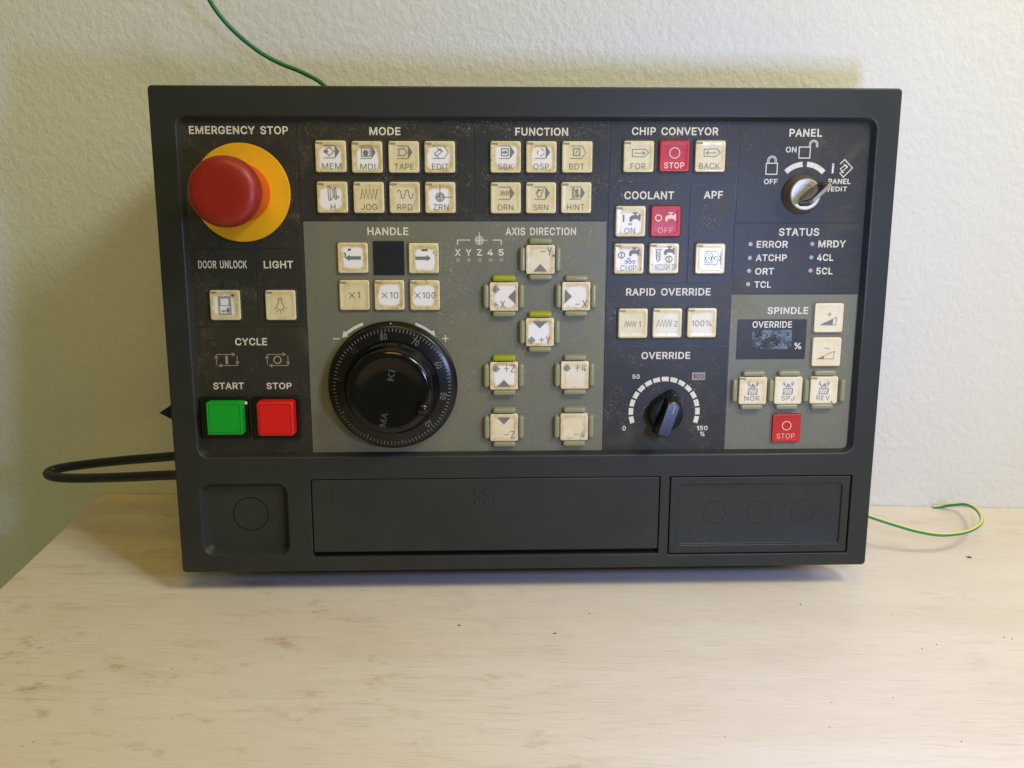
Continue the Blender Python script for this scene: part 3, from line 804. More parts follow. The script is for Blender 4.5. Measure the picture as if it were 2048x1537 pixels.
# boxed 100 on the override scale
mb = MB()
x, z, w, h = 101.83, 116.84, 7.88, 4.59
mb.poly([(x - w / 2, z), (x + w / 2, z), (x + w / 2, z + h), (x - w / 2, z + h)])
o = mb.build("pictogram", mat("print_box_beige", (0.30, 0.245, 0.20), 0.5), SEC_O["override"], (0, YT, 0), smooth=0, recalc=False)
mb = MB()
put_text(mb, "100", 101.93, 117.63, 6.17, 2.92, 0.0, 0.02)
mb.build("lettering", mat("print_rust", (0.075, 0.04, 0.03), 0.5), SEC_O["override"], (0, YT - 0.05, 0), smooth=0, recalc=False)


def pict(sec, draw, m=None, name="pictogram"):
    mb = MB()
    draw(mb)
    return mb.build(name, m or M_PRINT, SEC_O[sec], (0, YT, 0), smooth=0, recalc=False)


# padlocks, sector arcs and edit sign around the key switch
def d_lock(mb):
    x, z, w, h = 139.16, 236.79, 6.42, 6.14
    mb.stroke([(x - w / 2, z), (x + w / 2, z), (x + w / 2, z + h), (x - w / 2, z + h)], 0.55, 0, True)
    t = z + h + 0.3
    for r in (2.55, 1.75):
        mb.stroke([(x - r, t)] + arc(x, t + 1.2, r, 180, 0) + [(x + r, t)], 0.42, -0.012)


def d_unlock(mb):
    x, z, w, h = 157.67, 245.86, 6.36, 6.10
    mb.stroke([(x - w / 2, z), (x + w / 2, z), (x + w / 2, z + h), (x - w / 2, z + h)], 0.55, 0, True)
    t = z + h + 0.3
    cx = x + w / 2 + 1.75
    for r in (2.45, 1.65):
        mb.stroke([(cx - r, t)] + arc(cx, t + 1.1, r, 180, 0) + [(cx + r, t - 0.5)], 0.42, -0.012)


def d_arc(a0, a1):
    def f(mb):
        cx, cz = 158.36, 226.85
        mb.stroke(arc(cx, cz, 15.6, a0, a1), 2.9)
    return f


def d_edit(mb):
    P = [(178.65, 242.61), (181.18, 245.07), (185.96, 240.42), (181.04, 235.23), (178.71, 237.69)]
    mb.stroke(P, 0.55)
    q = [(178.99, 239.88), (181.88, 242.23), (183.01, 241.00), (180.23, 238.37)]
    mb.stroke(q, 0.5, -0.012, True)
    mb.stroke([(180.68, 242.73), (183.16, 240.50)], 0.45, -0.024)
    mb.stroke([(179.26, 238.11), (181.18, 237.70)], 0.45, -0.024)


def d_bar(mb):
    mb.stroke([(174.74, 242.89), (174.61, 237.35)], 1.15)


for f in (d_lock, d_unlock, d_arc(134, 95), d_arc(86, 45), d_edit, d_bar):
    pict("panel", f)


# datum mark over the X Y Z 4 5 letters
def target(mb, cx, cz, r, w, up, right, y=0.0):
    mb.stroke(ring_pts(cx, cz, r), w, y, True)
    mb.stroke(ring_pts(cx, cz, r * 0.58), w, y, True)
    mb.poly([(cx, cz)] + arc(cx, cz, r * 0.36, 0, 90, 6), y - 0.012)
    mb.poly([(cx, cz)] + arc(cx, cz, r * 0.36, 180, 270, 6), y - 0.012)
    mb.stroke([(cx, cz - r), (cx, cz + up)], w * 0.9, y - 0.024)
    mb.stroke([(cx - r, cz), (cx + right, cz)], w * 0.9, y - 0.036)


def d_datum(mb):
    target(mb, *(-28.48, 199.45), 2.35, 0.42, 4.7, 4.7)
    mb.stroke([(-41.11, 196.95), (-41.08, 199.60), (-33.69, 199.59)], 0.5)
    mb.stroke([(-20.79, 199.58), (-15.92, 199.58), (-15.93, 196.93)], 0.5)


pict("handle", d_datum)


def d_turn(side):
    def f(mb):
        cx, cz = -81.65, 113.14
        R0 = 41.0
        if side < 0:
            a0, a1, tip = 111.5, 127.5, 132.5
        else:
            a0, a1, tip = 68.0, 53.0, 47.5
        mb.stroke(arc(cx, cz, R0, a0, a1, 10), 1.7)
        pts = []
        for r, a in ((R0 + 2.2, a1), (R0 - 2.2, a1), (R0 - 0.4, tip)):
            pts.append((cx + r * math.cos(math.radians(a)), cz + r * math.sin(math.radians(a))))
        mb.poly(pts if side > 0 else pts[::-1], -0.012)
    return f


pict("handle", d_turn(-1))
pict("handle", d_turn(1))


def d_pm(mb):
    x, z = -48.78, 142.48
    mb.stroke([(x - 1.95, z), (x + 1.95, z)], 0.55)
    mb.stroke([(x, z - 1.95), (x, z + 1.95)], 0.55, -0.012)


pict("handle", d_pm)
pict("handle", lambda mb: mb.stroke([(-114.47, 142.57), (-110.51, 142.55)], 0.6))


def d_cycle(stop):
    def f(mb):
        x, z = (-147.28, 130.18) if stop else (-176.75, 130.32)
        w = 0.42

        def arrow(ax, az, bx, bz):
            d = Vector((bx - ax, bz - az)).normalized()
            nrm = Vector((-d.y, d.x))
            mb.stroke([(ax, az), (bx, bz)], w)
            p = Vector((bx, bz))
            q1, q2 = p - d * 1.7 + nrm * 1.0, p - d * 1.7 - nrm * 1.0
            mb.stroke([tuple(q1), (bx, bz), tuple(q2)], w, -0.012)
        arrow(x - 6.0, 3.25 + z, x + 4.8, z + 3.25)
        arrow(x + 6.1, z + 2.5, x + 6.1, z - 2.6)
        arrow(x + 6.3, z - 3.3, x - 4.7, z - 3.3)
        arrow(x - 6.0, z - 2.9, x - 6.0, z + 2.6)
        if stop:
            mb.stroke(ring_pts(x, z, 2.1), 0.7, -0.024, True)
        else:
            mb.stroke([(x, z - 2.4), (x, z + 2.4)], 1.4, -0.024)
    return f


pict("cycle", d_cycle(False), M_PRINT2)
pict("cycle", d_cycle(True), M_PRINT2)


# fifteen scale blocks round the override knob
def d_scale(mb):
    cx, cz = 81.90, 97.48
    for i in range(15):
        a = 90 + 103.8 - i * 14.83
        mb.stroke(arc(cx, cz, 20.1, a + 5.9, a - 5.9, 6), 2.75)


pict("override", d_scale, name="scale_blocks")

# LED windows
for sec, m, pts in (
        ("handle", M_LED, ((-41.00, 188.14), (-34.82, 188.14), (-28.53, 188.13), (-22.22, 188.12), (-16.03, 188.11))),
        ("status", M_LEDP, ((129.18, 197.13), (129.18, 189.14), (129.09, 181.68), (128.90, 173.86))),
        ("status", M_LEDG, ((165.47, 197.22), (165.41, 189.44))),
        ("status", M_LEDP, ((165.43, 181.76),))):
    for x, z in pts:
        mb = MB()
        mb.lathe([(1.25, 0.0), (1.15, -0.10), (0.6, -0.16)], x, z, 20)
        mb.build("indicator_light", m, SEC_O[sec], (0, YT, 0))

# ------------------------------------------------------------------ push buttons
def key_mesh(w, h, top, r=1.3, rim=1.25):
    mb = MB()
    L = [rr(0, 0, w, h, r, 0.2, 5), rr(0, 0, w, h, r, -top + 0.45, 5)]
    for a in (30, 60, 90):
        a = math.radians(a)
        o = 0.45 * (1 - math.cos(a))
        L.append(rr(0, 0, w - 2 * o, h - 2 * o, r - o * 0.6, -top + 0.45 - 0.45 * math.sin(a), 5))
    L.append(rr(0, 0, w - 2 * rim, h - 2 * rim, 1.5, -top, 5))
    L.append(rr(0, 0, w - 2 * rim - 1.2, h - 2 * rim - 1.2, 1.5, -top + 0.16, 5))
    L.append(rr(0, 0, w - 2 * rim - 3.2, h - 2 * rim - 3.2, 1.5, -top + 0.20, 5))
    mb.loft(L, False, True)
    return mb


KEY_ME = {}


def get_key_me(kind, m):
    k = (kind, m.name)
    if k not in KEY_ME:
        w, h, t = {"flat": (17.2, 17.3, 1.6), "axis": (16.6, 16.6, 2.6)}[kind]
        o = key_mesh(w, h, t).build("push_button", m, None, smooth=50)
        KEY_ME[k] = o.data
        bpy.data.objects.remove(o)
    return KEY_ME[k]


def frame_mesh(w, m):
    k = ("frame", m.name)
    if k not in KEY_ME:
        mb = MB()
        W2, I2 = w + 1.9, w + 0.35
        L = [rr(0, 0, W2, W2, 1.7, 0.1), rr(0, 0, W2, W2, 1.7, -0.25), rr(0, 0, W2 - 0.3, W2 - 0.3, 1.6, -0.42), rr(0, 0, I2 + 0.3, I2 + 0.3, 1.4, -0.42),
             rr(0, 0, I2, I2, 1.3, -0.25), rr(0, 0, I2, I2, 1.3, 0.1)]
        mb.loft(L, False, False)
        o = mb.build("frame", m, None, smooth=50)
        KEY_ME[k] = o.data
        bpy.data.objects.remove(o)
    return KEY_ME[k]


U = 0.2765               # mm per drawing unit of the key legends
HEAD_OUT = [(-14, 21.8), (9.3, 21.8), (17.8, 9.5), (9.3, -2.8), (-14, -2.8)]


def tg(D, filled=True):
    if filled:
        D.s([(-13.5, 21.8), (9.3, 21.8)])
        D.s([(-13.5, -2.8), (9.3, -2.8)])
        D.p([(9.3, 22.4), (18.2, 9.5), (9.3, -3.4)])
    else:
        D.s(HEAD_OUT)


class Draw:
    def __init__(s, top):
        s.mb = MB()
        s.y = -top - 0.04
        s.k = 0
        s.w = 1.1

    def _y(s):
        s.k += 1
        return s.y - 0.009 * (s.k % 9)

    def s(s, pts, w=None, closed=False):
        s.mb.stroke([(x * U, z * U) for x, z in pts], (w or s.w) * U, s._y(), closed)

    def p(s, pts):
        s.mb.poly([(x * U, z * U) for x, z in pts], s._y())

    def t(s, body, x0, x1, zb=-25, zt=-13.3, bold=-0.008):
        put_text(s.mb, body, (x0 + x1) / 2 * U, zb * U, (x1 - x0) * U, (zt - zb) * U, s._y(), bold)

    def ring(s, x, z, r, w=None):
        s.mb.stroke([(a * U, b * U) for a, b in ring_pts(x, z, r, 32)], (w or s.w) * U, s._y(), True)

    def arc(s, x, z, r, a0, a1, w=None):
        s.mb.stroke([(a * U, b * U) for a, b in arc(x, z, r, a0, a1)], (w or s.w) * U, s._y())

    def target(s, x, z, r, up, right):
        target(s.mb, x * U, z * U, r * U, 1.15 * U, up * U, right * U, s._y())


def zig(x0, x1, z0, z1, k):
    return [(x0 + (x1 - x0) * i / k, z1 if i % 2 else z0) for i in range(k + 1)]


def faucet(D, ox, oz, sc=1.0):
    q = [(-11.5, -9), (-11.5, -1.5), (-9, 2), (-5, 3.4), (-1.6, 3.4), (-1.6, 7), (-5.5, 7), (-5.5, 9.5), (5, 9.5), (5, 7), (1.6, 7), (1.6, 3.4),
         (7.5, 3.4), (7.5, 6), (11, 6), (11, -8), (7.5, -8), (7.5, -5), (4, -5), (2.2, -3), (-1, -5), (-5.5, -4.2), (-6, -9)]
    D.p([(ox + x * sc, oz + z * sc) for x, z in q])


def crank(D, ox, oz, s=1.0):
    def S_(pts, c=True):
        D.s([(ox + x * s, oz + z * s) for x, z in pts], 1.15, c)
    S_([(-10, 22), (-6.2, 22), (-5, -5.5), (-9, -5.5)])
    S_([(-6.2, 22), (-0.5, 15), (0.5, 0.5), (-5, -5.5)], False)
    S_([(-0.5, 15), (3.2, 15), (3.6, 1), (0.5, 0.5)], False)
    S_([(3.2, 19), (6.2, 19), (7, -4), (4, -4)])
    S_([(7, 2.5), (11, 2.5), (11, -1), (7, -1)], False)


def k_mem(D):
    tg(D)
    D.s([(-2.3, 18.8), (7.2, 10), (-2.3, 1.2), (-10.5, 10)], 1.3, True)
    D.p([(-14.5, 10), (-9, 14.4), (-9, 11.6), (-4, 11.6), (-4, 8.4), (-9, 8.4), (-9, 5.6)])
    D.t("MEM", -17.8, 21)


def k_mdi(D):
    tg(D)
    D.s([(-10.6, 18), (6.8, 18), (6.8, 1.6), (-10.6, 1.6)], 1.5, True)
    D.p([(-5, 2.6), (-7.6, 8), (-7, 13), (-5.6, 10), (-5, 15.5), (-3.2, 11), (-2.4, 16.6), (-0.9, 11), (0.6, 16), (1.2, 10.5), (3.4, 13.4), (3, 7), (1.2, 2.6)])
    D.t("MDI", -13.5, 16.5)


def k_tape(D):
    tg(D)
    D.s([(-11, 16), (2, 16.5), (7, 9.5), (2, 2.6), (-11, 3), (-8.2, 9.5)], 1.3, True)
    D.t("TAPE", -19, 20)


def pencil(D, ox=0, oz=0):
    D.s([(ox - 10.5, oz + 6.5), (ox + 1, oz + 16.5), (ox + 6, oz + 11.2), (ox - 6.5, oz + 1.8)], 1.3, True)
    D.s([(ox - 5, oz + 18), (ox + 3, oz + 11.5)], 1.2)
    D.s([(ox - 9, oz + 4), (ox - 1, oz - 1)], 1.2)


def k_edit(D):
    tg(D, False)
    pencil(D)
    D.t("EDIT", -15.5, 18)


def k_h(D):
    crank(D, 2, 0)
    D.t("H", -3, 6)


def k_jog(D):
    D.s(zig(-16, 18, -3, 17.5, 9), 1.3)
    D.t("JOG", -15.5, 17)


def k_rpd(D):
    pts = [(-14.5 + 32.5 * i / 48, 6.5 + 8.8 * math.tanh(1.8 * math.sin(i / 48 * 2 * math.pi * 2 + 0.25))) for i in range(49)]
    D.s(pts, 1.25)
    D.t("RPD", -15, 15.5)


def k_zrn(D):
    D.ring(0, 1, 8.6, 1.5)
    D.ring(0, 1, 5.6, 1.2)
    D.p([(0, 1)] + arc(0, 1, 4.2, 90, 180, 6))
    D.s([(0, -8), (0, 27)], 1.2)
    D.s([(-8.6, 1), (24, 1)], 1.2)
    D.t("ZRN", -14, 17)


def k_sbk(D):
    tg(D)
    D.s([(-8, 16.5), (5.6, 16.5), (5.6, 2.4), (-8, 2.4)], 1.4, True)
    D.p([(-6.6, 10.8), (-0.6, 10.8), (-0.6, 13), (4, 9.3), (-0.6, 5.6), (-0.6, 7.8), (-6.6, 7.8)])
    D.t("SBK", -15, 15.5)


def k_osp(D):
    tg(D)
    for a in (60, 180, 300):
        D.arc(-1, 9.5, 6.8, a - 38, a + 38)
    D.t("OSP", -15.5, 16)


def k_bdt(D):
    tg(D, False)
    D.s([(-8, 16.5), (5.2, 16.5), (5.2, 3), (-8, 3)], 1.4, True)
    D.s([(-4.4, 6), (1.8, 13.2)], 1.3)
    D.t("BDT", -16, 15)


def k_drn(D):
    tg(D)
    D.s(zig(-10.5, 8, 5, 14.5, 9), 1.2)
    D.t("DRN", -16, 16)


def k_srn(D):
    tg(D)
    D.s([(6, 17), (-1, 14.5), (-5, 17), (-8, 11.5), (-11, 9.5)], 1.3)
    D.s([(-5.5, 15.5), (-8, 6), (-5, 1), (0, 3), (1.5, 9.5), (5, 14)], 1.3)
    D.p([(-7.5, 16.5), (-4, 18), (-2.6, 14.5), (-6, 12.6)])
    D.t("SRN", -15.5, 15.5)


def k_hint(D):
    tg(D)
    crank(D, -1, 3.6, 0.70)
    D.t("HINT", -18.5, 17.5)


def k_for(D):
    D.s([(-13.3, 14.2), (13.5, 14.9), (20.6, 7.2), (11.3, -0.9), (-13, 0.3)], 1.1, True)
    D.s([(-8.4, 6.9), (12.6, 6.9)], 1.1)
    D.s([(8.4, 10.8), (13.2, 6.9), (8.4, 3)], 1.1)
    D.t("FOR", -16.2, 14.5)


def k_back(D):
    D.s([(-13.3, 14.2), (13.5, 14.9), (20.6, 7.2), (11.3, -0.9), (-13, 0.3)], 1.1, True)
    D.s([(-8.4, 6.9), (12.6, 6.9)], 1.1)
    D.s([(-3.6, 10.8), (-8.8, 6.9), (-3.6, 3)], 1.1)
    D.t("BACK", -22, 20)


def k_stop(D):
    D.ring(0, 6, 10.4, 1.9)
    D.t("STOP", -21.5, 20.5, -25.2, -12.6, 0.004)


def k_stop2(D):
    D.ring(0, 5.4, 9.6, 1.6)
    D.t("STOP", -21, 18.6, -23, -12.2, 0.0)


def water(D, x, z):
    for i in range(4):
        D.s([(x + i * 2.1, z), (x + i * 2.1, z - 5)], 0.7)


def k_on(D):
    D.s([(-14.6, 13.2), (-14.6, -1)], 2.9)
    faucet(D, 9.6, 9.0)
    water(D, -3.5, -3)
    D.t("ON", -12, 10)


def k_off(D):
    D.ring(-15.5, 6.6, 6.2, 2.6)
    faucet(D, 10, 9)
    D.t("OFF", -16, 15)


def k_chip(D):
    D.ring(-15.6, 7.6, 6.4, 1.6)
    D.s([(-15.6, 1.6), (-15.6, 13.6)], 1.5)
    faucet(D, 11, 14.5, 0.95)
    water(D, -3.5, 2.4)
    for x in (-6, 2, 10):
        D.arc(x, -7, 3.0, 150, -150)
    D.s([(-8.6, -5.6), (13, -5.6)], 0.8)
    D.t("CHIP", -17.5, 15.5)


def k_thr(D):
    D.s([(-19.5, 18.5), (-5.5, 18.5)], 1.3)
    D.s([(-16, 18.5), (-16, -2)], 1.2)
    D.s([(-8.6, 18.5), (-8.6, -2)], 1.2)
    for z in (3, 9, 15):
        D.s([(-16, z), (-8.6, z - 6.6)], 1.1)
    D.s([(-16, -2), (-12.3, -6), (-8.6, -2)], 1.2)
    faucet(D, 11, 16.5, 0.95)
    D.ring(10.6, -1.2, 6.6, 1.4)
    D.s([(10.6, -7.4), (10.6, 5)], 1.4)
    D.t("THROUGH SP", -26.5, 26.5, -23.5, -11.2, -0.012)


def k_apf(D):
    D.s([(-13, 15), (13, 15), (22, 0.5), (13, -12.6), (-13, -12.6)], 1.1)
    D.s([(-11, 10.6), (4, 10.6), (4, -8.4), (-11, -8.4)], 1.1, True)
    D.ring(-3.4, 1, 6.2, 1.1)
    D.s([(-6.6, -2), (-3.4, 4), (-0.2, -2)], 1.2)
    D.s([(4, 4), (8, 4), (8, -5), (4, -5)], 1.0)
    D.ring(13.2, 1, 4, 1.0)
    D.s([(22, 15), (22, -12.6)], 1.1)


def k_r1(D):
    D.s(zig(-17.6, 7, -7, 5, 9), 1.05)
    D.t("1", 12.4, 16.4, -8.4, 4.6)


def k_r2(D):
    D.s(zig(-22, 10, -8, 8, 9), 1.05)
    D.t("2", 14.6, 22, -7, 5)


def k_r100(D):
    D.t("100%", -21.5, 21, -7, 5.4)


def big_arrow(D, sx):
    D.p([(sx * x, z) for x, z in ((15, 0.4), (6.6, 6.4), (6.6, 3.4), (-17, 3.4), (-17, -3.2), (6.6, -3.2), (6.6, -6))])


def k_left(D):
    big_arrow(D, -1)


def k_right(D):
    big_arrow(D, 1)


def k_x1(D):
    D.s([(-10.6, -6), (1, 6)], 1.2)
    D.s([(-10.6, 6), (1, -6)], 1.2)
    D.t("1", 6.6, 12, -6.6, 6.6)


def k_x10(D):
    D.s([(-15.4, -6), (-4, 6)], 1.2)
    D.s([(-15.4, 6), (-4, -6)], 1.2)
    D.t("10", 1.4, 19, -6.6, 6.6)


def k_x100(D):
    D.s([(-20.6, -6), (-9.6, 6)], 1.2)
    D.s([(-20.6, 6), (-9.6, -6)], 1.2)
    D.t("100", -4.6, 22.6, -6.6, 6.6)


def k_door(D):
    D.s([(-13, 18.4), (12.6, 18.4), (12.6, -19.5), (-13, -19.5)], 0.9, True)
    D.s([(-11, 16.6), (10.6, 16.6), (10.6, -17.6), (-11, -17.6)], 0.8, True)
    D.s([(-9.4, 15), (9, 15), (9, -0.6), (-9.4, -0.6)], 0.9, True)
    D.p([(-8, -11), (4, -11), (4, -7), (6.5, -5), (9, -7), (9, -14), (6.5, -16), (4, -14), (4, -12.6), (-2, -12.6), (-2, -14.6), (-4, -14.6), (-4, -12.6), (-8, -12.6)])


def k_light(D):
    D.s([(-4, 15), (3.6, 15), (3.6, 10.6), (-4, 10.6)], 0.9, True)
    D.s([(-3.4, 10.6), (-3.4, 5)] + arc(0, -2.4, 7.4, 118, 422, 24) + [(3.2, 5), (3.2, 10.6)], 0.9)
    for a in (200, 235, 270, 305, 340):
        c, s_ = math.cos(math.radians(a)), math.sin(math.radians(a))
        D.s([(9.2 * c, -2.4 + 9.2 * s_), (14.4 * c, -2.4 + 14.4 * s_)], 0.9)


def tri(D, pts):
    D.p(pts)


def k_my(D):
    D.p([(0, -9.3), (-14.4, -25), (14.6, -25)])
    D.s([(0, 16.6), (11, 16.6)], 1.1)
    D.t("Y", 13.9, 25, 7.6, 25.4, -0.012)


def k_px(D):
    D.target(-17, 15.4, 6.3, 9.4, 9.6)
    D.p([(9.5, 0), (24.9, 14.8), (24.9, -15.4)])
    D.s([(-22, -16.6), (-10.6, -16.6)], 1.1)
    D.s([(-16.3, -11), (-16.3, -22.4)], 1.1)
    D.t("X", -7.4, 3.2, -24.4, -8.3, -0.012)


def k_mx(D):
    D.p([(-8.6, 0), (-24, -15), (-24, 15)])
    D.s([(-1.9, -16.4), (9, -16.4)], 1.1)
    D.t("X", 13, 23.8, -24, -8, -0.012)


def k_py(D):
    D.p([(0, 8.8), (16.2, 23.7), (-15.6, 23.7)])
    D.target(-17.6, -17.3, 6.2, 9.4, 9.4)
    D.s([(-1.4, -16), (10, -16)], 1.1)
    D.s([(4.3, -10.4), (4.3, -21.8)], 1.1)
    D.t("Y", 13, 23, -24.6, -8.6, -0.012)


def k_pz(D):
    D.p([(0, -8.4), (-14.4, -23.3), (14, -23.3)])
    D.target(-17, 15.6, 6.2, 9.6, 9.6)
    D.s([(0.8, 16), (11.6, 16)], 1.1)
    D.s([(6.2, 24), (6.2, 8.6)], 1.1)
    D.t("Z", 14.6, 23.8, 8.4, 24, -0.012)


def k_mz(D):
    D.p([(0, 7.9), (14.6, 22.9), (-14.6, 22.9)])
    D.s([(0.8, -15.2), (11.4, -15.2)], 1.1)
    D.t("Z", 14.4, 23.8, -23.5, -7.5, -0.012)


def k_p4(D):
    D.target(-17, 15.6, 6.2, 9.6, 9.6)
    D.s([(0.4, 16), (11.4, 16)], 1.1)
    D.s([(5.8, 23.6), (5.8, 8.6)], 1.1)
    D.t("4", 14.6, 23.6, 8.4, 23.6, -0.012)


def k_m4(D):
    D.s([(0, -15.8), (11, -15.8)], 1.1)
    D.t("4", 13.6, 22.4, -23.4, -9.7, -0.012)


def k_plus(D):
    D.s([(-4, 8), (6.4, 8)], 0.95)
    D.s([(1.2, 13.2), (1.2, 2.8)], 0.95)
    D.s([(-18, -15), (17, 1.6), (15.8, -15)], 1.0, True)
    D.p([(-18, -15), (9.6, -1.9), (8.6, -15)])


def k_minus(D):
    D.s([(-5, 8), (6, 8)], 0.95)
    D.s([(-19, -15), (17, 1.6), (15.8, -15)], 1.0, True)
    D.p([(-19, -15), (-4.8, -8.4), (-5.2, -15)])


def rot_key(word, x0, x1, dirn):
    def f(D):
        D.s([(-10.4, 4.6), (9.6, 4.6), (9.2, -8), (-10.6, -8)], 1.0, True)
        for k in range(4):
            x = -8 + k * 5
            D.s([(x - 1.6, -7.6), (x + 3, 4.2)], 0.9)
        D.s([(-5, 4.6), (-5, 8.6), (3.6, 8.6), (3.6, 4.6)], 0.9)
        D.s([(-9, 16.5), (-9, 10.6), (8.8, 10.6), (8.8, 16.5)], 0.9)
        D.arc(-9, 16, 2.8, 40, 320, 0.9)
        D.arc(8.8, 16, 2.8, 220, -140, 0.9)
        if dirn == 0:
            D.p([(-3, 13.4), (3.4, 15.4), (3.4, 11.4)])
        else:
            D.p([(3.4 * dirn, 13.2), (-3 * dirn, 15.6), (-3 * dirn, 10.8)])
        D.t(word, x0, x1, -22, -11.2)
    return f


# legend, box, style, lamp, patch, grime, label
FLAT = [
    (k_mem, (-111.63, 237.44, 17.70, 17.40), 1, .95, .75, "MEM"), (k_mdi, (-91.31, 237.20, 17.92, 17.34), 1, 1.0, .95, "MDI"),
    (k_tape, (-70.71, 237.24, 17.68, 17.36), 1, 0, .25, "TAPE"), (k_edit, (-50.48, 237.27, 17.44, 17.38), 1, .95, .9, "EDIT"),
    (k_h, (-111.57, 215.02, 17.74, 17.28), 1, .95, .8, "H"), (k_jog, (-90.99, 214.75, 17.79, 17.58), 1, 0, .55, "JOG"),
    (k_rpd, (-70.71, 214.76, 17.40, 17.60), 1, .18, .7, "RPD"), (k_zrn, (-50.53, 214.76, 17.30, 17.54), 1, 1.0, .95, "ZRN"),
    (k_sbk, (-13.33, 237.27, 17.38, 17.56), 1, .85, .75, "SBK"), (k_osp, (6.89, 237.30, 17.42, 17.58), 1, .75, .85, "OSP"),
    (k_bdt, (27.27, 237.34, 17.60, 17.60), 1, 0, .12, "BDT"), (k_drn, (-13.31, 214.55, 17.33, 17.66), 1, 0, .2, "DRN"),
    (k_srn, (6.82, 214.61, 17.17, 17.63), 1, 0, .15, "SRN"), (k_hint, (26.99, 214.70, 17.46, 17.65), 1, 0, .12, "HINT"),
    (k_for, (62.23, 237.67, 17.67, 17.55), 1, .1, .45, "FOR"), (k_stop, (82.68, 238.09, 17.83, 17.37), -1, 0, 0, "STOP"),
    (k_back, (103.15, 237.96, 17.90, 17.40), 1, .1, .25, "BACK"),
    (k_on, (58.51, 201.55, 17.73, 17.37), 1, .8, .5, "ON"), (k_off, (78.83, 201.60, 17.95, 17.45), -1, 0, 0, "OFF"),
    (k_chip, (58.17, 180.20, 17.61, 17.39), 1, .85, .85, "CHIP"), (k_thr, (78.56, 180.28, 18.17, 17.47), 1, 0, .2, "THROUGH SP"),
    (k_apf, (105.54, 179.97, 18.23, 17.76), 1, .35, .1, "APF"),
    (k_r1, (61.44, 142.59, 17.71, 17.26), 1, .1, .2, "1"), (k_r2, (81.71, 142.51, 18.40, 17.60), 1, .35, .2, "2"),
    (k_r100, (102.23, 142.58, 18.45, 17.59), 1, .3, .3, "100%"),
    (k_left, (-101.14, 180.88, 17.62, 17.39), 0, 1.0, .9, "left arrow"), (k_right, (-60.51, 180.73, 17.39, 17.24), 0, 1.0, .95, "right arrow"),
    (k_x1, (-100.92, 159.58, 17.70, 17.20), 1, 0, .45, "x1"), (k_x10, (-80.77, 159.52, 17.48, 17.22), 1, 1.0, .95, "x10"),
    (k_x100, (-60.26, 159.45, 17.18, 17.25), 1, 1.0, 1.0, "x100"),
    (k_door, (-175.43, 153.88, 18.15, 17.37), 1, .95, .7, "door"), (k_light, (-143.62, 153.77, 18.08, 17.41), 1, 0, .3, "light bulb"),
    (k_plus, (177.69, 145.36, 18.59, 17.43), 0, 0, .05, "plus wedge"), (k_minus, (177.68, 125.08, 18.51, 17.29), 0, 0, .05, "minus wedge"),
    (k_stop2, (156.28, 78.40, 18.87, 17.72), -1, 0, 0, "STOP"),
]
AXIS = [
    (k_my, (6.64, 179.82, 17.24, 17.45), 0, .1, .55, "-Y"), (k_px, (-14.47, 158.55, 17.33, 17.27), 0, .75, .9, "+X"),
    (k_mx, (27.60, 158.66, 17.39, 17.23), 0, .7, .75, "-X"), (k_py, (6.60, 137.71, 17.30, 17.14), 0, .95, 1.0, "+Y"),
    (k_pz, (-14.47, 111.76, 17.04, 17.21), 0, .9, 1.0, "+Z"), (k_p4, (27.44, 111.88, 17.48, 17.40), 0, .2, .4, "+4"),
    (k_mz, (-14.42, 80.35, 17.05, 17.14), 0, 0, .7, "-Z"), (k_m4, (27.51, 80.40, 17.25, 17.27), 0, .1, .8, "-4"),
    (rot_key("NOR", -17.6, 14.8, 1), (134.38, 101.90, 18.09, 17.35), 1, .1, .45, "NOR"),
    (rot_key("SPJ", -14, 14, 1), (155.71, 101.95, 17.95, 17.37), 0, .3, .05, "SPJ"),
    (rot_key("REV", -15, 14, -1), (177.25, 102.06, 18.24, 17.30), 1, .3, .05, "REV"),
]


def lamp_window(parent, top):
    k = ("lampw", top)
    if k not in KEY_ME:
        mb = MB()
        slab(mb, -23.2 * U, 26.4 * U, 14.0 * U, 4.2 * U, 0.2, 0.05, -0.07, 0.05, 2)
        o = mb.build("indicator_window", M_LAMPW, None)
        KEY_ME[k] = o.data
        bpy.data.objects.remove(o)
    link("indicator_window", KEY_ME[k], parent, (0, -top, 0))


def add_key(kind, spec):
    fn, (x, z0, w, h), lamp, patch, grime, word = spec
    z = z0 + h / 2
    top = 1.6 if kind == "flat" else 2.6
    red = lamp < 0
    grey_zone = (-129.2 < x < 45.1 and z < 210.4) or (x > 119.1 and z < 168)
    m = M_REDKEY if red else (M_KEY2 if (kind == "axis" or x > 119) else M_KEY)
    o = link("push_button", get_key_me(kind, m), panel, (x, YP - 0.1, z))
    if not red:
        o["patch"], o["grime"] = float(patch), 0.8 * float(grime)
        o["shift_x"] = random.uniform(-0.0008, 0.0010)
        o["shift_z"] = random.uniform(-0.0012, 0.0004)
    where = "red key" if red else "ivory key"
    o["label"] = "%s marked %s" % (where, word)
    if kind == "flat":
        link("frame", frame_mesh(17.2, M_FRAMEG if grey_zone else M_FRAME), o, (0, 0.1, 0))
    D = Draw(top)
    fn(D)
    ink = M_PINK if red else (M_INKG if word == "JOG" else M_INK)
    D.mb.build("legend", ink, o, smooth=0, recalc=False)
    if lamp > 0:
        lamp_window(o, top)
    return o


KEYS = {}
for sp_ in FLAT:
    KEYS[sp_[5]] = add_key("flat", sp_)
for sp_ in AXIS:
    KEYS[sp_[5]] = add_key("axis", sp_)

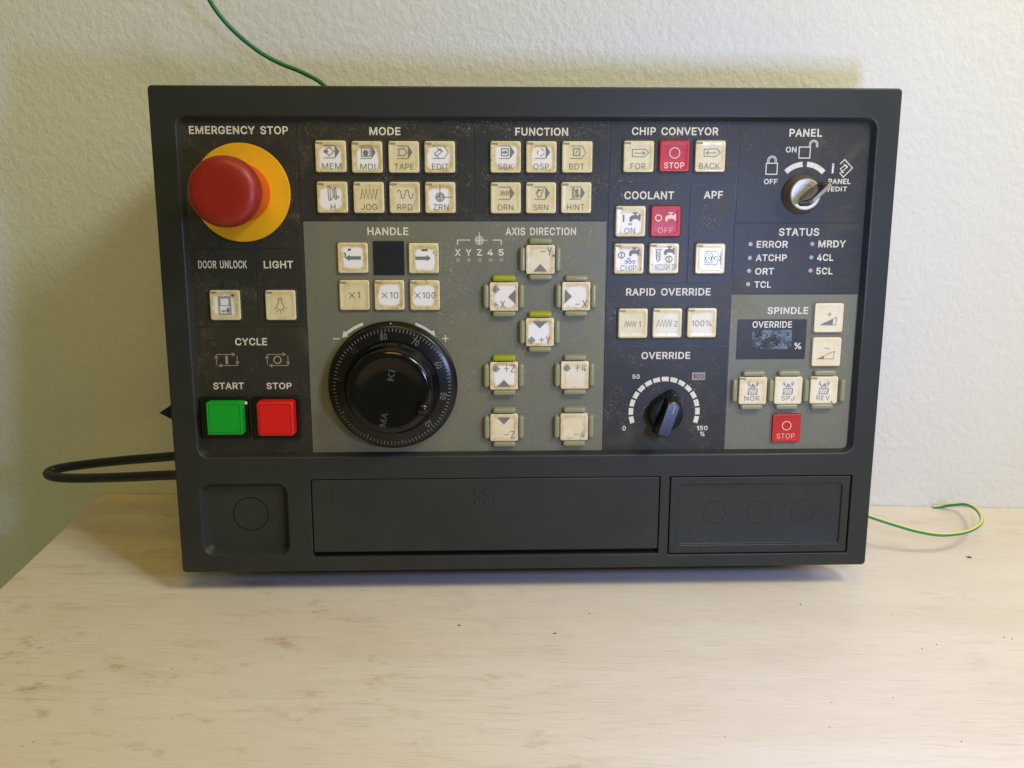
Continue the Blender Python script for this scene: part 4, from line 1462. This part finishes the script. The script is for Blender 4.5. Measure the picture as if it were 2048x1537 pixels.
# scuffs of dark paint on the two arrow keys
for word, blobs in (("left arrow", ([(-9.5, 17), (-7.5, 19.5), (-5, 18.6), (-2.4, 19), (-3.2, 17), (-4.6, 15.2), (-8, 15)],
                                    [(-18.6, 11.6), (-15, 11), (-13.6, 7), (-14.2, 2), (-15.6, -1), (-15.8, 3.4), (-15.4, 7.4), (-17, 9.4)])),
                    ("right arrow", ([(-5, 16.4), (-2, 19), (2, 18), (5, 20), (8, 19.6), (7.4, 18), (11, 16), (4, 15.6), (0, 15)],
                                     [(16, 18.6), (18, 19.4), (18.4, 17.4)], [(20.6, 15), (21.6, 14), (21.8, 8), (20.6, 10)]))):
    D = Draw(1.75)
    for b in blobs:
        D.p(b)
    D.mb.build("scuff", M_SMUDGE, KEYS[word], smooth=0, recalc=False)
for word, b in (("door", [(14, 22), (18, 23), (20.6, 19.6), (17, 17.6)]), ("-Y", [(25, 8), (28.4, 12), (29, 7), (27.4, 5.4)]),
                ("REV", [(15, -26), (19, -24.4), (21, -26.6), (17, -27.6)])):
    D = Draw(1.75 if word == "door" else 2.7)
    D.p(b)
    D.mb.build("scuff", M_SMUDGE, KEYS[word], smooth=0, recalc=False)

# blank black window between the arrow keys
mb = MB()
x, z0, w, h = -80.71, 179.53, 17.88, 19.57
slab(mb, x, z0 + h / 2, w, h, 0.4, YP + 0.1, YP - 0.35, 0.15, 3)
mb.build("blank_window", M_BLANK, panel)

# ------------------------------------------------------------------ finger guards round the raised keys
def guard_mesh(vertical, m):
    k = ("guard", vertical, m.name)
    if k not in KEY_ME:
        mb = MB()
        w, h = (2.9, 13.4) if vertical else (13.2, 2.9)
        L = []
        for o, y in ((-0.55, 0.1), (-0.45, -1.2), (0, -2.5), (0.12, -2.9), (0.45, -3.25), (0.95, -3.38)):
            L.append(rr(0, 0, w - 2 * o, h - 2 * o, 1.5 - min(o, 0.9), y, 6))
        mb.loft(L, False, True)
        o = mb.build("guard_bar", m, None, smooth=60)
        KEY_ME[k] = o.data
        bpy.data.objects.remove(o)
    return KEY_ME[k]


def guard(x, z, vertical, m=None):
    link("guard_bar", guard_mesh(vertical, m or M_GUARD), panel, (x, YP - 0.05, z))


for word in ("-Y", "+X", "-X", "+Y", "+Z", "+4", "-Z", "-4"):
    k = KEYS[word].location / MM
    yel = word in ("+X", "+Y", "+Z")
    guard(k.x - 10.35, k.z, True)
    guard(k.x + 10.15, k.z, True)
    g = guard(k.x + 0.1, k.z + 10.4, False, M_GUARDY if yel else None)
    guard(k.x + 0.1, k.z - 10.2, False)
for word in ("NOR", "SPJ", "REV"):
    k = KEYS[word].location / MM
    guard(k.x + 0.2, k.z + 10.3, False)
    guard(k.x - 0.4, k.z - 10.0, False)
for x, z in ((123.40, 110.53), (145.29, 110.40), (166.56, 110.28), (188.56, 110.45)):
    guard(x, z, True)

# ------------------------------------------------------------------ emergency stop
mb = MB()
ex, ez = -162.6, 226.1
mb.lathe([(27.4, YP + 0.1), (27.4, YP - 1.2), (27.1, YP - 1.5), (15.0, YP - 1.5)], ex, ez, 96)
pl = mb.build("emergency_stop_plate", M_YEL, panel, smooth=40)
pl["label"] = "round yellow plate behind the red mushroom button"
mb = MB()
prof = [(15.6, YP - 26.0), (17.6, YP - 26.6), (18.4, YP - 28.2), (18.7, YP - 30.5), (18.7, YP - 35.0), (18.5, YP - 37.4), (17.8, YP - 39.6), (16.4, YP - 41.0), (14.2, YP - 41.9),
        (10, YP - 42.3), (5, YP - 42.2), (1.4, YP - 42.1)]
mb.lathe(prof, ex, ez, 72)
cap = mb.build("emergency_stop_button", M_RED, panel, smooth=60)
cap["label"] = "red mushroom push button"
mb = MB()
mb.lathe([(16.3, YP - 1.4), (16.3, YP - 12), (15.7, YP - 20), (15.2, YP - 26.6)], ex, ez, 64)
mb.build("collar", M_REDO, cap, smooth=40)

# ------------------------------------------------------------------ start / stop square buttons
def square_button(box, hgt, m, line, rnd, label, frame):
    x, z0, w, h = box
    z = z0 + h / 2
    fx, fz0, fw, fh = frame
    mb = MB()
    slab(mb, fx, fz0 + fh / 2, fw, fh, 1.2, YP + 0.2, YP - 2.2, 0.6)
    sur = None
    mb2 = MB()
    r = 0.9 if not rnd else 1.8
    bev = 0.25 if not rnd else 1.1
    slab(mb2, x, z, w, h, r, YP + 0.1, YP - hgt, bev)
    b = mb2.build("square_button", m, panel, smooth=60)
    b["label"] = label
    mb.build("surround", M_BLACKM, b, smooth=60)
    mb3 = MB()
    q = w / 2 - (1.35 if not rnd else 1.7)
    q2 = h / 2 - (1.35 if not rnd else 1.7)
    mb3.stroke([(x - q, z - q2), (x + q, z - q2), (x + q, z + q2), (x - q, z + q2)], 0.22, YP - hgt - 0.05, True)
    mb3.build("groove_line", line, b, smooth=0, recalc=False)


square_button((-177.56, 87.45, 20.50, 19.29), 9.0, M_GREENB, M_GLINE, False, "green square push button", (-179.59, 82.94, 28.08, 25.46))
square_button((-148.06, 86.58, 21.25, 20.49), 10.0, M_REDB, M_RLINE, True, "red square push button", (-149.48, 82.71, 28.33, 25.51))

# ------------------------------------------------------------------ handwheel
hx, hz = -79.8, 115.1
mb = MB()
mb.lathe([(37.9, 0.1), (37.9, -3.0), (36.8, -4.0), (36.6, -6.6), (36.2, -7.4), (35.4, -7.9), (33.0, -8.6), (27.6, -9.6), (27.3, -9.3)], 0, 0, 128)
wheel = mb.build("handwheel", M_BLACKM, panel, (hx, YP, hz), smooth=38)
wheel["label"] = "round black handwheel with engraved scale"
mb = MB()
mb.lathe([(26.9, -8.8), (26.9, -10.6), (26.6, -11.4), (25.6, -12.4), (25.0, -14.5), (24.9, -19), (24.6, -21.2), (23.6, -23.0), (21.8, -24.0), (19.5, -24.0), (17.5, -23.3),
          (12, -22.8), (4, -22.7)], 0, 0, 96)
knob = mb.build("knob", M_BLACK, wheel, smooth=60)
mb = MB()
mb.lathe([(4.3 * math.cos(math.radians(a)), -22.6 - 4.4 * math.sin(math.radians(a))) for a in (0, 15, 30, 45, 60, 75, 86)], 18.6, -9.6, 32)
mb.build("finger_grip", M_BLACK, wheel, smooth=60)


def ring_y(r):
    # height of the conical scale ring
    if r > 33.0:
        t = (r - 33.0) / 2.4
        return -8.6 + t * 0.7
    return -9.6 + (r - 27.6) / 5.4 * 1.0


mb = MB()
for i in range(100):
    a = math.radians(90 - (-9.0) - i * 3.6)
    r0, r1 = (31.7 if i % 10 == 0 else (32.3 if i % 5 == 0 else 32.7)), 34.4
    c, s_ = math.cos(a), math.sin(a)
    hw = 0.14
    pts = []
    for r, e in ((r0, -1), (r1, -1), (r1, 1), (r0, 1)):
        pts.append((r * c - e * hw * s_, ring_y(r) - 0.07, r * s_ + e * hw * c))
    mb.face(mb.loop(pts))
mb.build("scale_marks", M_SCALE, wheel, smooth=0)
for i, (body, fad) in enumerate((("80", 0), ("70", 0), ("60", 0), ("50", 0), ("40", 0), ("30", 1), ("20", 1), ("10", 1), ("0", 1), ("90", 1))):
    a = math.radians(98.0 - i * 36)
    mb = MB()
    r = 30.1
    put_text(mb, body, 0, 0, 3.9 if len(body) > 1 else 1.9, 3.3, 0.0, 0.0, 1e-9)
    # lay the digits on the cone, tops outward
    rot = a - math.pi / 2
    c, s_ = math.cos(rot), math.sin(rot)
    mb.v = [((x * c - (z + r) * s_), ring_y(z + r) - 0.08, (x * s_ + (z + r) * c)) for x, y, z in mb.v]
    mb.build("numeral", M_SCALEF if fad else M_SCALE, wheel, smooth=0, recalc=False)
# worn lettering on the knob face (only the ends of the word survive)
mb = MB()
ra = math.radians(79)
for body, along, ln in (("KI", 13.4, 6.4), ("M", -14.6, 4.4), ("A", -10.4, 3.4)):
    put_text(mb, body, along * math.cos(ra) - 1.4, along * math.sin(ra) - 3.4, ln, 3.8, -24.12 if abs(along) > 14 else -23.3, 0.03, ra)
mb.build("lettering", mat("worn_print_grey", (0.055, 0.053, 0.046), 0.6, 0.2), wheel, smooth=0, recalc=False)
# index pip at the top of the wheel
mb = MB()
px_, pz_ = -80.18, 151.41
mb.lathe([(0.75, -3.9), (0.6, -4.9), (0.25, -5.1)], px_ - hx, pz_ - hz, 14)
mb.build("index_pip", M_WHITE, wheel)

# ------------------------------------------------------------------ override knob
kx, kz = 81.90, 97.48
mb = MB()


def knob_outline(s, tip, back):
    pts = []
    R = 10.2 * s
    for i in range(48):
        a = 2 * math.pi * i / 48
        x, z = R * math.sin(a), R * math.cos(a)
        # pull out a pointed nose (top) and a blunt tail (bottom)
        f = max(0.0, math.cos(a))
        z += (tip - R) * f ** 5
        g = max(0.0, -math.cos(a))
        z -= (back - R) * g ** 3
        x *= (1 - 0.12 * f ** 3 - 0.22 * g ** 4)
        pts.append((x, z))
    return pts


rk = math.radians(-20)


def krot(pts, y):
    c, s_ = math.cos(rk), math.sin(rk)
    return [(x * c - z * s_, y, x * s_ + z * c) for x, z in pts]


L = [krot(knob_outline(1.0, 14.6, 13.2), 0.1), krot(knob_outline(1.0, 14.6, 13.2), -3.0), krot(knob_outline(0.98, 13.9, 12.8), -6.0), krot(knob_outline(0.95, 13.2, 12.4), -8.4),
     krot(knob_outline(0.92, 12.6, 11.9), -8.9)]
mb.loft(L, False, True)
ok = mb.build("override_knob", M_BLACKM, panel, (kx, YP, kz), smooth=42)
ok["label"] = "black pointer knob"
mb = MB()
# grip bar with chamfered top
bar = []
for w, z0, z1, yt, yb in ((9.6, -12.4, 12.6, -8.0, -8.0), (8.6, -12.0, 11.0, -12.4, -14.3), (7.6, -11.4, 9.4, -15.2, -18.0), (6.6, -10.8, 8.6, -15.7, -18.6)):
    lp = krot([(-w / 2, z0), (w / 2, z0), (w / 2, z1 - 1.6), (w * 0.22, z1), (-w * 0.22, z1), (-w / 2, z1 - 1.6)], 0)
    bar.append([(p[0], yt + (yb - yt) * (z1 - q) / (z1 - z0), p[2]) for p, q in zip(lp, (z0, z0, z1 - 1.6, z1, z1, z1 - 1.6))])
mb.loft(bar, False, True)
mb.build("grip", M_BLACKM, ok, smooth=20)
mb = MB()
mb.v = []
q = krot([(0.6, 8.0), (0.6, 3.0)], 0)
mb.stroke([(q[0][0], q[0][2]), (q[1][0], q[1][2])], 0.7, 0.0)
mb.v = [(x, -15.85 - 2.9 * (8.6 - (z * math.cos(rk) - x * math.sin(rk))) / 19.4, z) for x, y, z in mb.v]
mb.build("pointer_line", M_SCALE, ok, smooth=0, recalc=False)

# ------------------------------------------------------------------ key switch and key
sx, sz = 156.96, 225.43
mb = MB()
mb.lathe([(11.3, 0.1), (11.3, -1.0), (10.9, -1.8), (9.4, -5.8), (8.6, -7.4)], 0, 0, 72, False)
ks = mb.build("key_switch", M_BRONZE, panel, (sx, YP, sz), smooth=35)
mb = MB()
mb.lathe([(8.8, -7.0), (8.7, -8.0), (8.2, -8.4), (5.4, -8.4), (5.2, -8.1), (4.9, -8.1), (0.4, -8.15)], 0, 0, 56)
mb.build("lock_cylinder", M_STEEL, ks, smooth=30)
mb = MB()
ka = math.radians(45)
ca, sa = math.cos(ka), math.sin(ka)
mb.stroke([(-4.4 * ca, -4.4 * sa), (4.4 * ca, 4.4 * sa)], 1.5, -8.25)
mb.build("keyway", M_GAP, ks, smooth=0, recalc=False)

key_root = bpy.data.objects.new("switch_key", None)
COL.objects.link(key_root)
base = PM @ Vector((sx * MM, (YP - 8.3) * MM, sz * MM))
key_root.matrix_world = Matrix.Translation(base) @ PM.to_3x3().to_4x4() @ Matrix.Rotation(-ka, 4, 'Y')
tag(key_root, "small dark flat key stuck in the round steel key switch", "key")
# key drawn in its own plane: s along the slot, o outwards (-y)
ol = [(-3.6, 2.5), (3.6, 2.5), (3.6, -2.2), (8.0, -5.0), (8.6, -7.0), (8.6, -20.0), (7.4, -23.0), (5.6, -24.0), (-5.6, -24.0), (-7.4, -23.0), (-8.6, -20.0), (-8.6, -7.0), (-8.0, -5.0), (-3.6, -2.2)]
mb = MB()
TH = 0.9
a = mb.loop([(x, y, -TH) for x, y in ol])
b = mb.loop([(x, y, TH) for x, y in ol])
mb.face(a)
mb.face(b)
mb.cur = 1
mb.bridge(a, b)
mb.build("bow", [M_KEYMET, M_KEYEDGE], key_root, smooth=0)
mb = MB()
for sgn in (-1, 1):
    mb.cur = 0
    zc = sgn * (TH + 0.25)
    ins = [(x * 0.74, -13.0 + (y + 13.0) * 0.66) for x, y in ol[3:13]]
    a = mb.loop([(x, y, sgn * TH) for x, y in ins])
    b = mb.loop([(x * 0.92, y * 0.97 - 0.4, zc) for x, y in ins])
    mb.bridge(a, b)
    mb.face(b)
mb.build("grip_pad", M_BLACK, key_root, smooth=0)

# ------------------------------------------------------------------ spindle override display
x, z, w, h = 144.52, 141.25, 41.40, 23.84
mb = MB()
slab(mb, x, z, w, h, 0.9, YP + 0.1, YP - 0.30, 0.12, 4)
disp = mb.build("display_window", M_DARK, panel)
mb = MB()
x, z0, w, h = 144.75, 135.37, 23.70, 11.55
slab(mb, x, z0 + h / 2, w, h, 0.2, YP - 0.1, YP - 0.42, 0.08, 3)
mb.build("screen", M_SCREEN, disp)
for body, box in (("OVERRIDE", (144.47, 148.11, 23.59, 3.99)), ("%", (160.50, 135.15, 4.21, 4.12))):
    mb = MB()
    put_text(mb, body, *box, YP - 0.40, 0.022)
    mb.build("lettering", M_PRINT, disp, smooth=0, recalc=False)

# ------------------------------------------------------------------ lower covers
mb = MB()
x, z, w, h = DRW
slab(mb, x, z + 1.3, w - 2.0, h - 4.6, 0.8, 6.9, 0.45, 0.5, 4)
cover = mb.build("drawer_cover", M_HOUSE, panel, smooth=50)
for u, v_ in ((-31.46, 48.47), (-25.61, 48.41), (-19.72, 48.35), (-31.50, 42.53), (-25.64, 42.48), (-19.74, 42.42)):
    mb = MB()
    mb.lathe([(1.05, 0.5), (0.95, 0.12), (0.55, -0.22), (0.2, -0.34)], u, v_, 16)
    mb.build("grip_bump", M_HOUSE, cover, smooth=60)

mb = MB()
x, z, w, h = BLK
bw, bh = w - 2.6, h - 2.4
IN = (142.29, 33.53, 101.09, 39.74)
bm = bmesh.new()
yf = 0.5
for lp in (rr(x, z, bw - 0.8, bh - 0.8, 0.5, yf), rr(*IN, 3.2, yf)):
    vs = [bm.verts.new(p) for p in lp]
    for i in range(len(vs)):
        bm.edges.new((vs[i - 1], vs[i]))
bmesh.ops.triangle_fill(bm, use_beauty=True, use_dissolve=False, edges=bm.edges[:], normal=(0, -1, 0))
bm.verts.index_update()
ids = [mb.vert(q.co) for q in bm.verts]
for f in bm.faces:
    mb.face([ids[q.index] for q in f.verts])
bm.free()
mb.loft([rr(x, z, bw - 0.8, bh - 0.8, 0.5, yf), rr(x, z, bw - 0.3, bh - 0.3, 0.6, yf + 0.12), rr(x, z, bw, bh, 0.7, yf + 0.4), rr(x, z, bw, bh, 0.7, 6.9)], False, False)
ix, iz, iw, ih = IN
mb.loft([rr(ix, iz, iw, ih, 3.2, yf), rr(ix, iz, iw - 0.5, ih - 0.5, 3.0, yf + 0.15), rr(ix, iz, iw - 1.4, ih - 1.4, 2.6, yf + 1.1), rr(ix, iz, iw - 2.2, ih - 2.2, 2.4, yf + 1.3)], False, True)
blank = mb.build("blank_cover", M_HOUSE, panel, smooth=32)


def knockout(parent, x, z, r, y, w=0.35):
    mb = MB()
    k = 56
    L = [[(x + q * math.cos(2 * math.pi * i / k), yy, z + q * math.sin(2 * math.pi * i / k)) for i in range(k)]
         for q, yy in ((r + w, y + 0.03), (r + w * 0.5, y - 0.10), (r, y + 0.03))]
    mb.loft(L, False, False)
    mb.build("knockout_ring", M_GAP, parent, smooth=0)


for u, v_ in ((114.49, 34.40), (141.79, 34.27), (169.16, 34.63)):
    knockout(blank, u, v_, 7.0, yf + 1.3, 0.22)
u, v_ = -168.37, 35.12
knockout(panel, u, v_, 10.0, 5.5, 0.85)

# clamp plate poking out behind the left edge
mb = MB()
Pk = [world(-206, 14, 0) for _ in range(1)]
ol = [(-222.6, 96.0), (-216.0, 100.4), (-206.0, 100.8), (-206.0, 90.0), (-209.0, 88.6)]
a = mb.loop([(x, 16, z) for x, z in ol])
b = mb.loop([(x, 24, z) for x, z in ol])
mb.face(a)
mb.face(b[::-1])
mb.bridge(a, b)
mb.box(-206, -197.5, 16, 24, 89, 100.5)
mb.build("mounting_clip", M_BLACKM, panel, smooth=0)

# ------------------------------------------------------------------ cable and wires
mb = tube([(-195.7, -62.0, 65.3), (-216.4, -62.0, 61.7), (-243.3, -60.0, 57.1), (-281.4, -57.0, 51.9), (-313.8, -56.0, 47.1), (-327.8, -58.0, 44.8), (-329.3, -64.0, 44.4), (-319.2, -72.0, 45.6), (-298.5, -80.0, 48.8),
           (-268.6, -86.0, 52.7), (-232.7, -88.0, 55.8), (-209.6, -84.0, 54.6), (-194.6, -70.0, 48.6)], 3.15, 18, 8)
cable = mb.build("cable", M_CABLE, smooth=60)
tag(cable, "thick black rubber cable looping out from behind the panel's left edge", "cable")

mb = tube([(-117.5, -40.0, 285.0), (-127.2, -36.0, 294.3), (-134.4, -33.0, 300.2), (-146.4, -31.0, 306.0), (-158.8, -30.0, 310.7), (-170.9, -30.0, 317.1), (-182.8, -31.0, 326.5), (-191.5, -33.0, 336.1), (-197.6, -35.0, 346.1), (-201.4, -38.0, 357.4), (-203.8, -40.0, 370.8)],
          1.35, 12, 8)
w1 = mb.build("ground_wire", M_WGREEN, smooth=60)
tag(w1, "dark green wire rising from the panel's top edge up the wall", "wire")

mb = tube([(211.5, -70.0, 30.8), (227.3, -72.0, 26.5), (243.6, -76.0, 22.6), (259.4, -79.0, 19.3), (274.5, -79.0, 17.3), (291.6, -74.0, 16.9), (306.5, -62.0, 16.2), (315.9, -46.0, 14.4), (320.4, -28.0, 12.2),
           (319.7, -14.0, 9.0), (313.7, -8.0, 5.5), (308.9, -3.4, 2.0), (302.5, -2.4, 0.4)], 1.3, 16, 8, split=(50, 128))
w2 = mb.build("ground_wire", [M_WGREEN2, M_WYEL], smooth=60)
tag(w2, "green and yellow striped wire curling over the table right of the panel", "wire")

# ------------------------------------------------------------------ crumbs
def crumb(p, sz, m, label, group=None, seed=0, ang=0.0):
    rnd = random.Random(seed)
    me = bpy.data.meshes.new("crumb")
    bm = bmesh.new()
    bmesh.ops.create_icosphere(bm, subdivisions=1, radius=1.0)
    for q in bm.verts:
        q.co *= rnd.uniform(0.65, 1.2)
        q.co = Vector((q.co.x * sz[0], q.co.y * sz[1], max(q.co.z, -0.7) * sz[2])) * MM
    bm.to_mesh(me)
    bm.free()
    me.materials.append(m)
    o = link("crumb", me)
    o.location = Vector(p) * MM
    o.rotation_euler = (0, 0, ang)
    tag(o, label, "crumb", group)
    return o


GRP = "dark crumbs scattered on the table"
LB = "tiny dark brown crumb lying on the pale table top"
for i, (p, s_) in enumerate((((-39.8, -169.4, 0.2), 1.3), ((15.6, -175.6, 0.2), 1.3), ((36.9, -154.2, 0.2), .7), ((165.8, -139.9, 0.2), .8), ((231.2, -179.4, 0.2), .7), ((273.0, -170.9, 0.2), .7),
                             ((276.7, -172.5, 0.2), .8), ((209.6, -259.5, 0.2), .8), ((221.3, -183.8, 0.2), .6), ((-234.4, -273.9, 0.2), .7), ((-190.5, -215.7, 0.2), .6))):
    crumb(p, (0.8 * s_, 0.42 * s_, 0.35 * s_), M_CRUMB, LB, GRP, i, random.uniform(-.5, .5))
crumb((295.2, -77.8, 0.3), (2.2, 0.8, 0.8), M_CRUMB, "largest grey-brown shred of debris on the table below the striped wire", None, 77, -0.35)
q = world(*(lambda a: (a[0], 1.0, a[1]))((-166.38, 105.08)))
o = crumb(q, (0.9, 0.7, 1.5), M_FLECK, "pale pinkish fleck stuck between the green and red square buttons", None, 5)
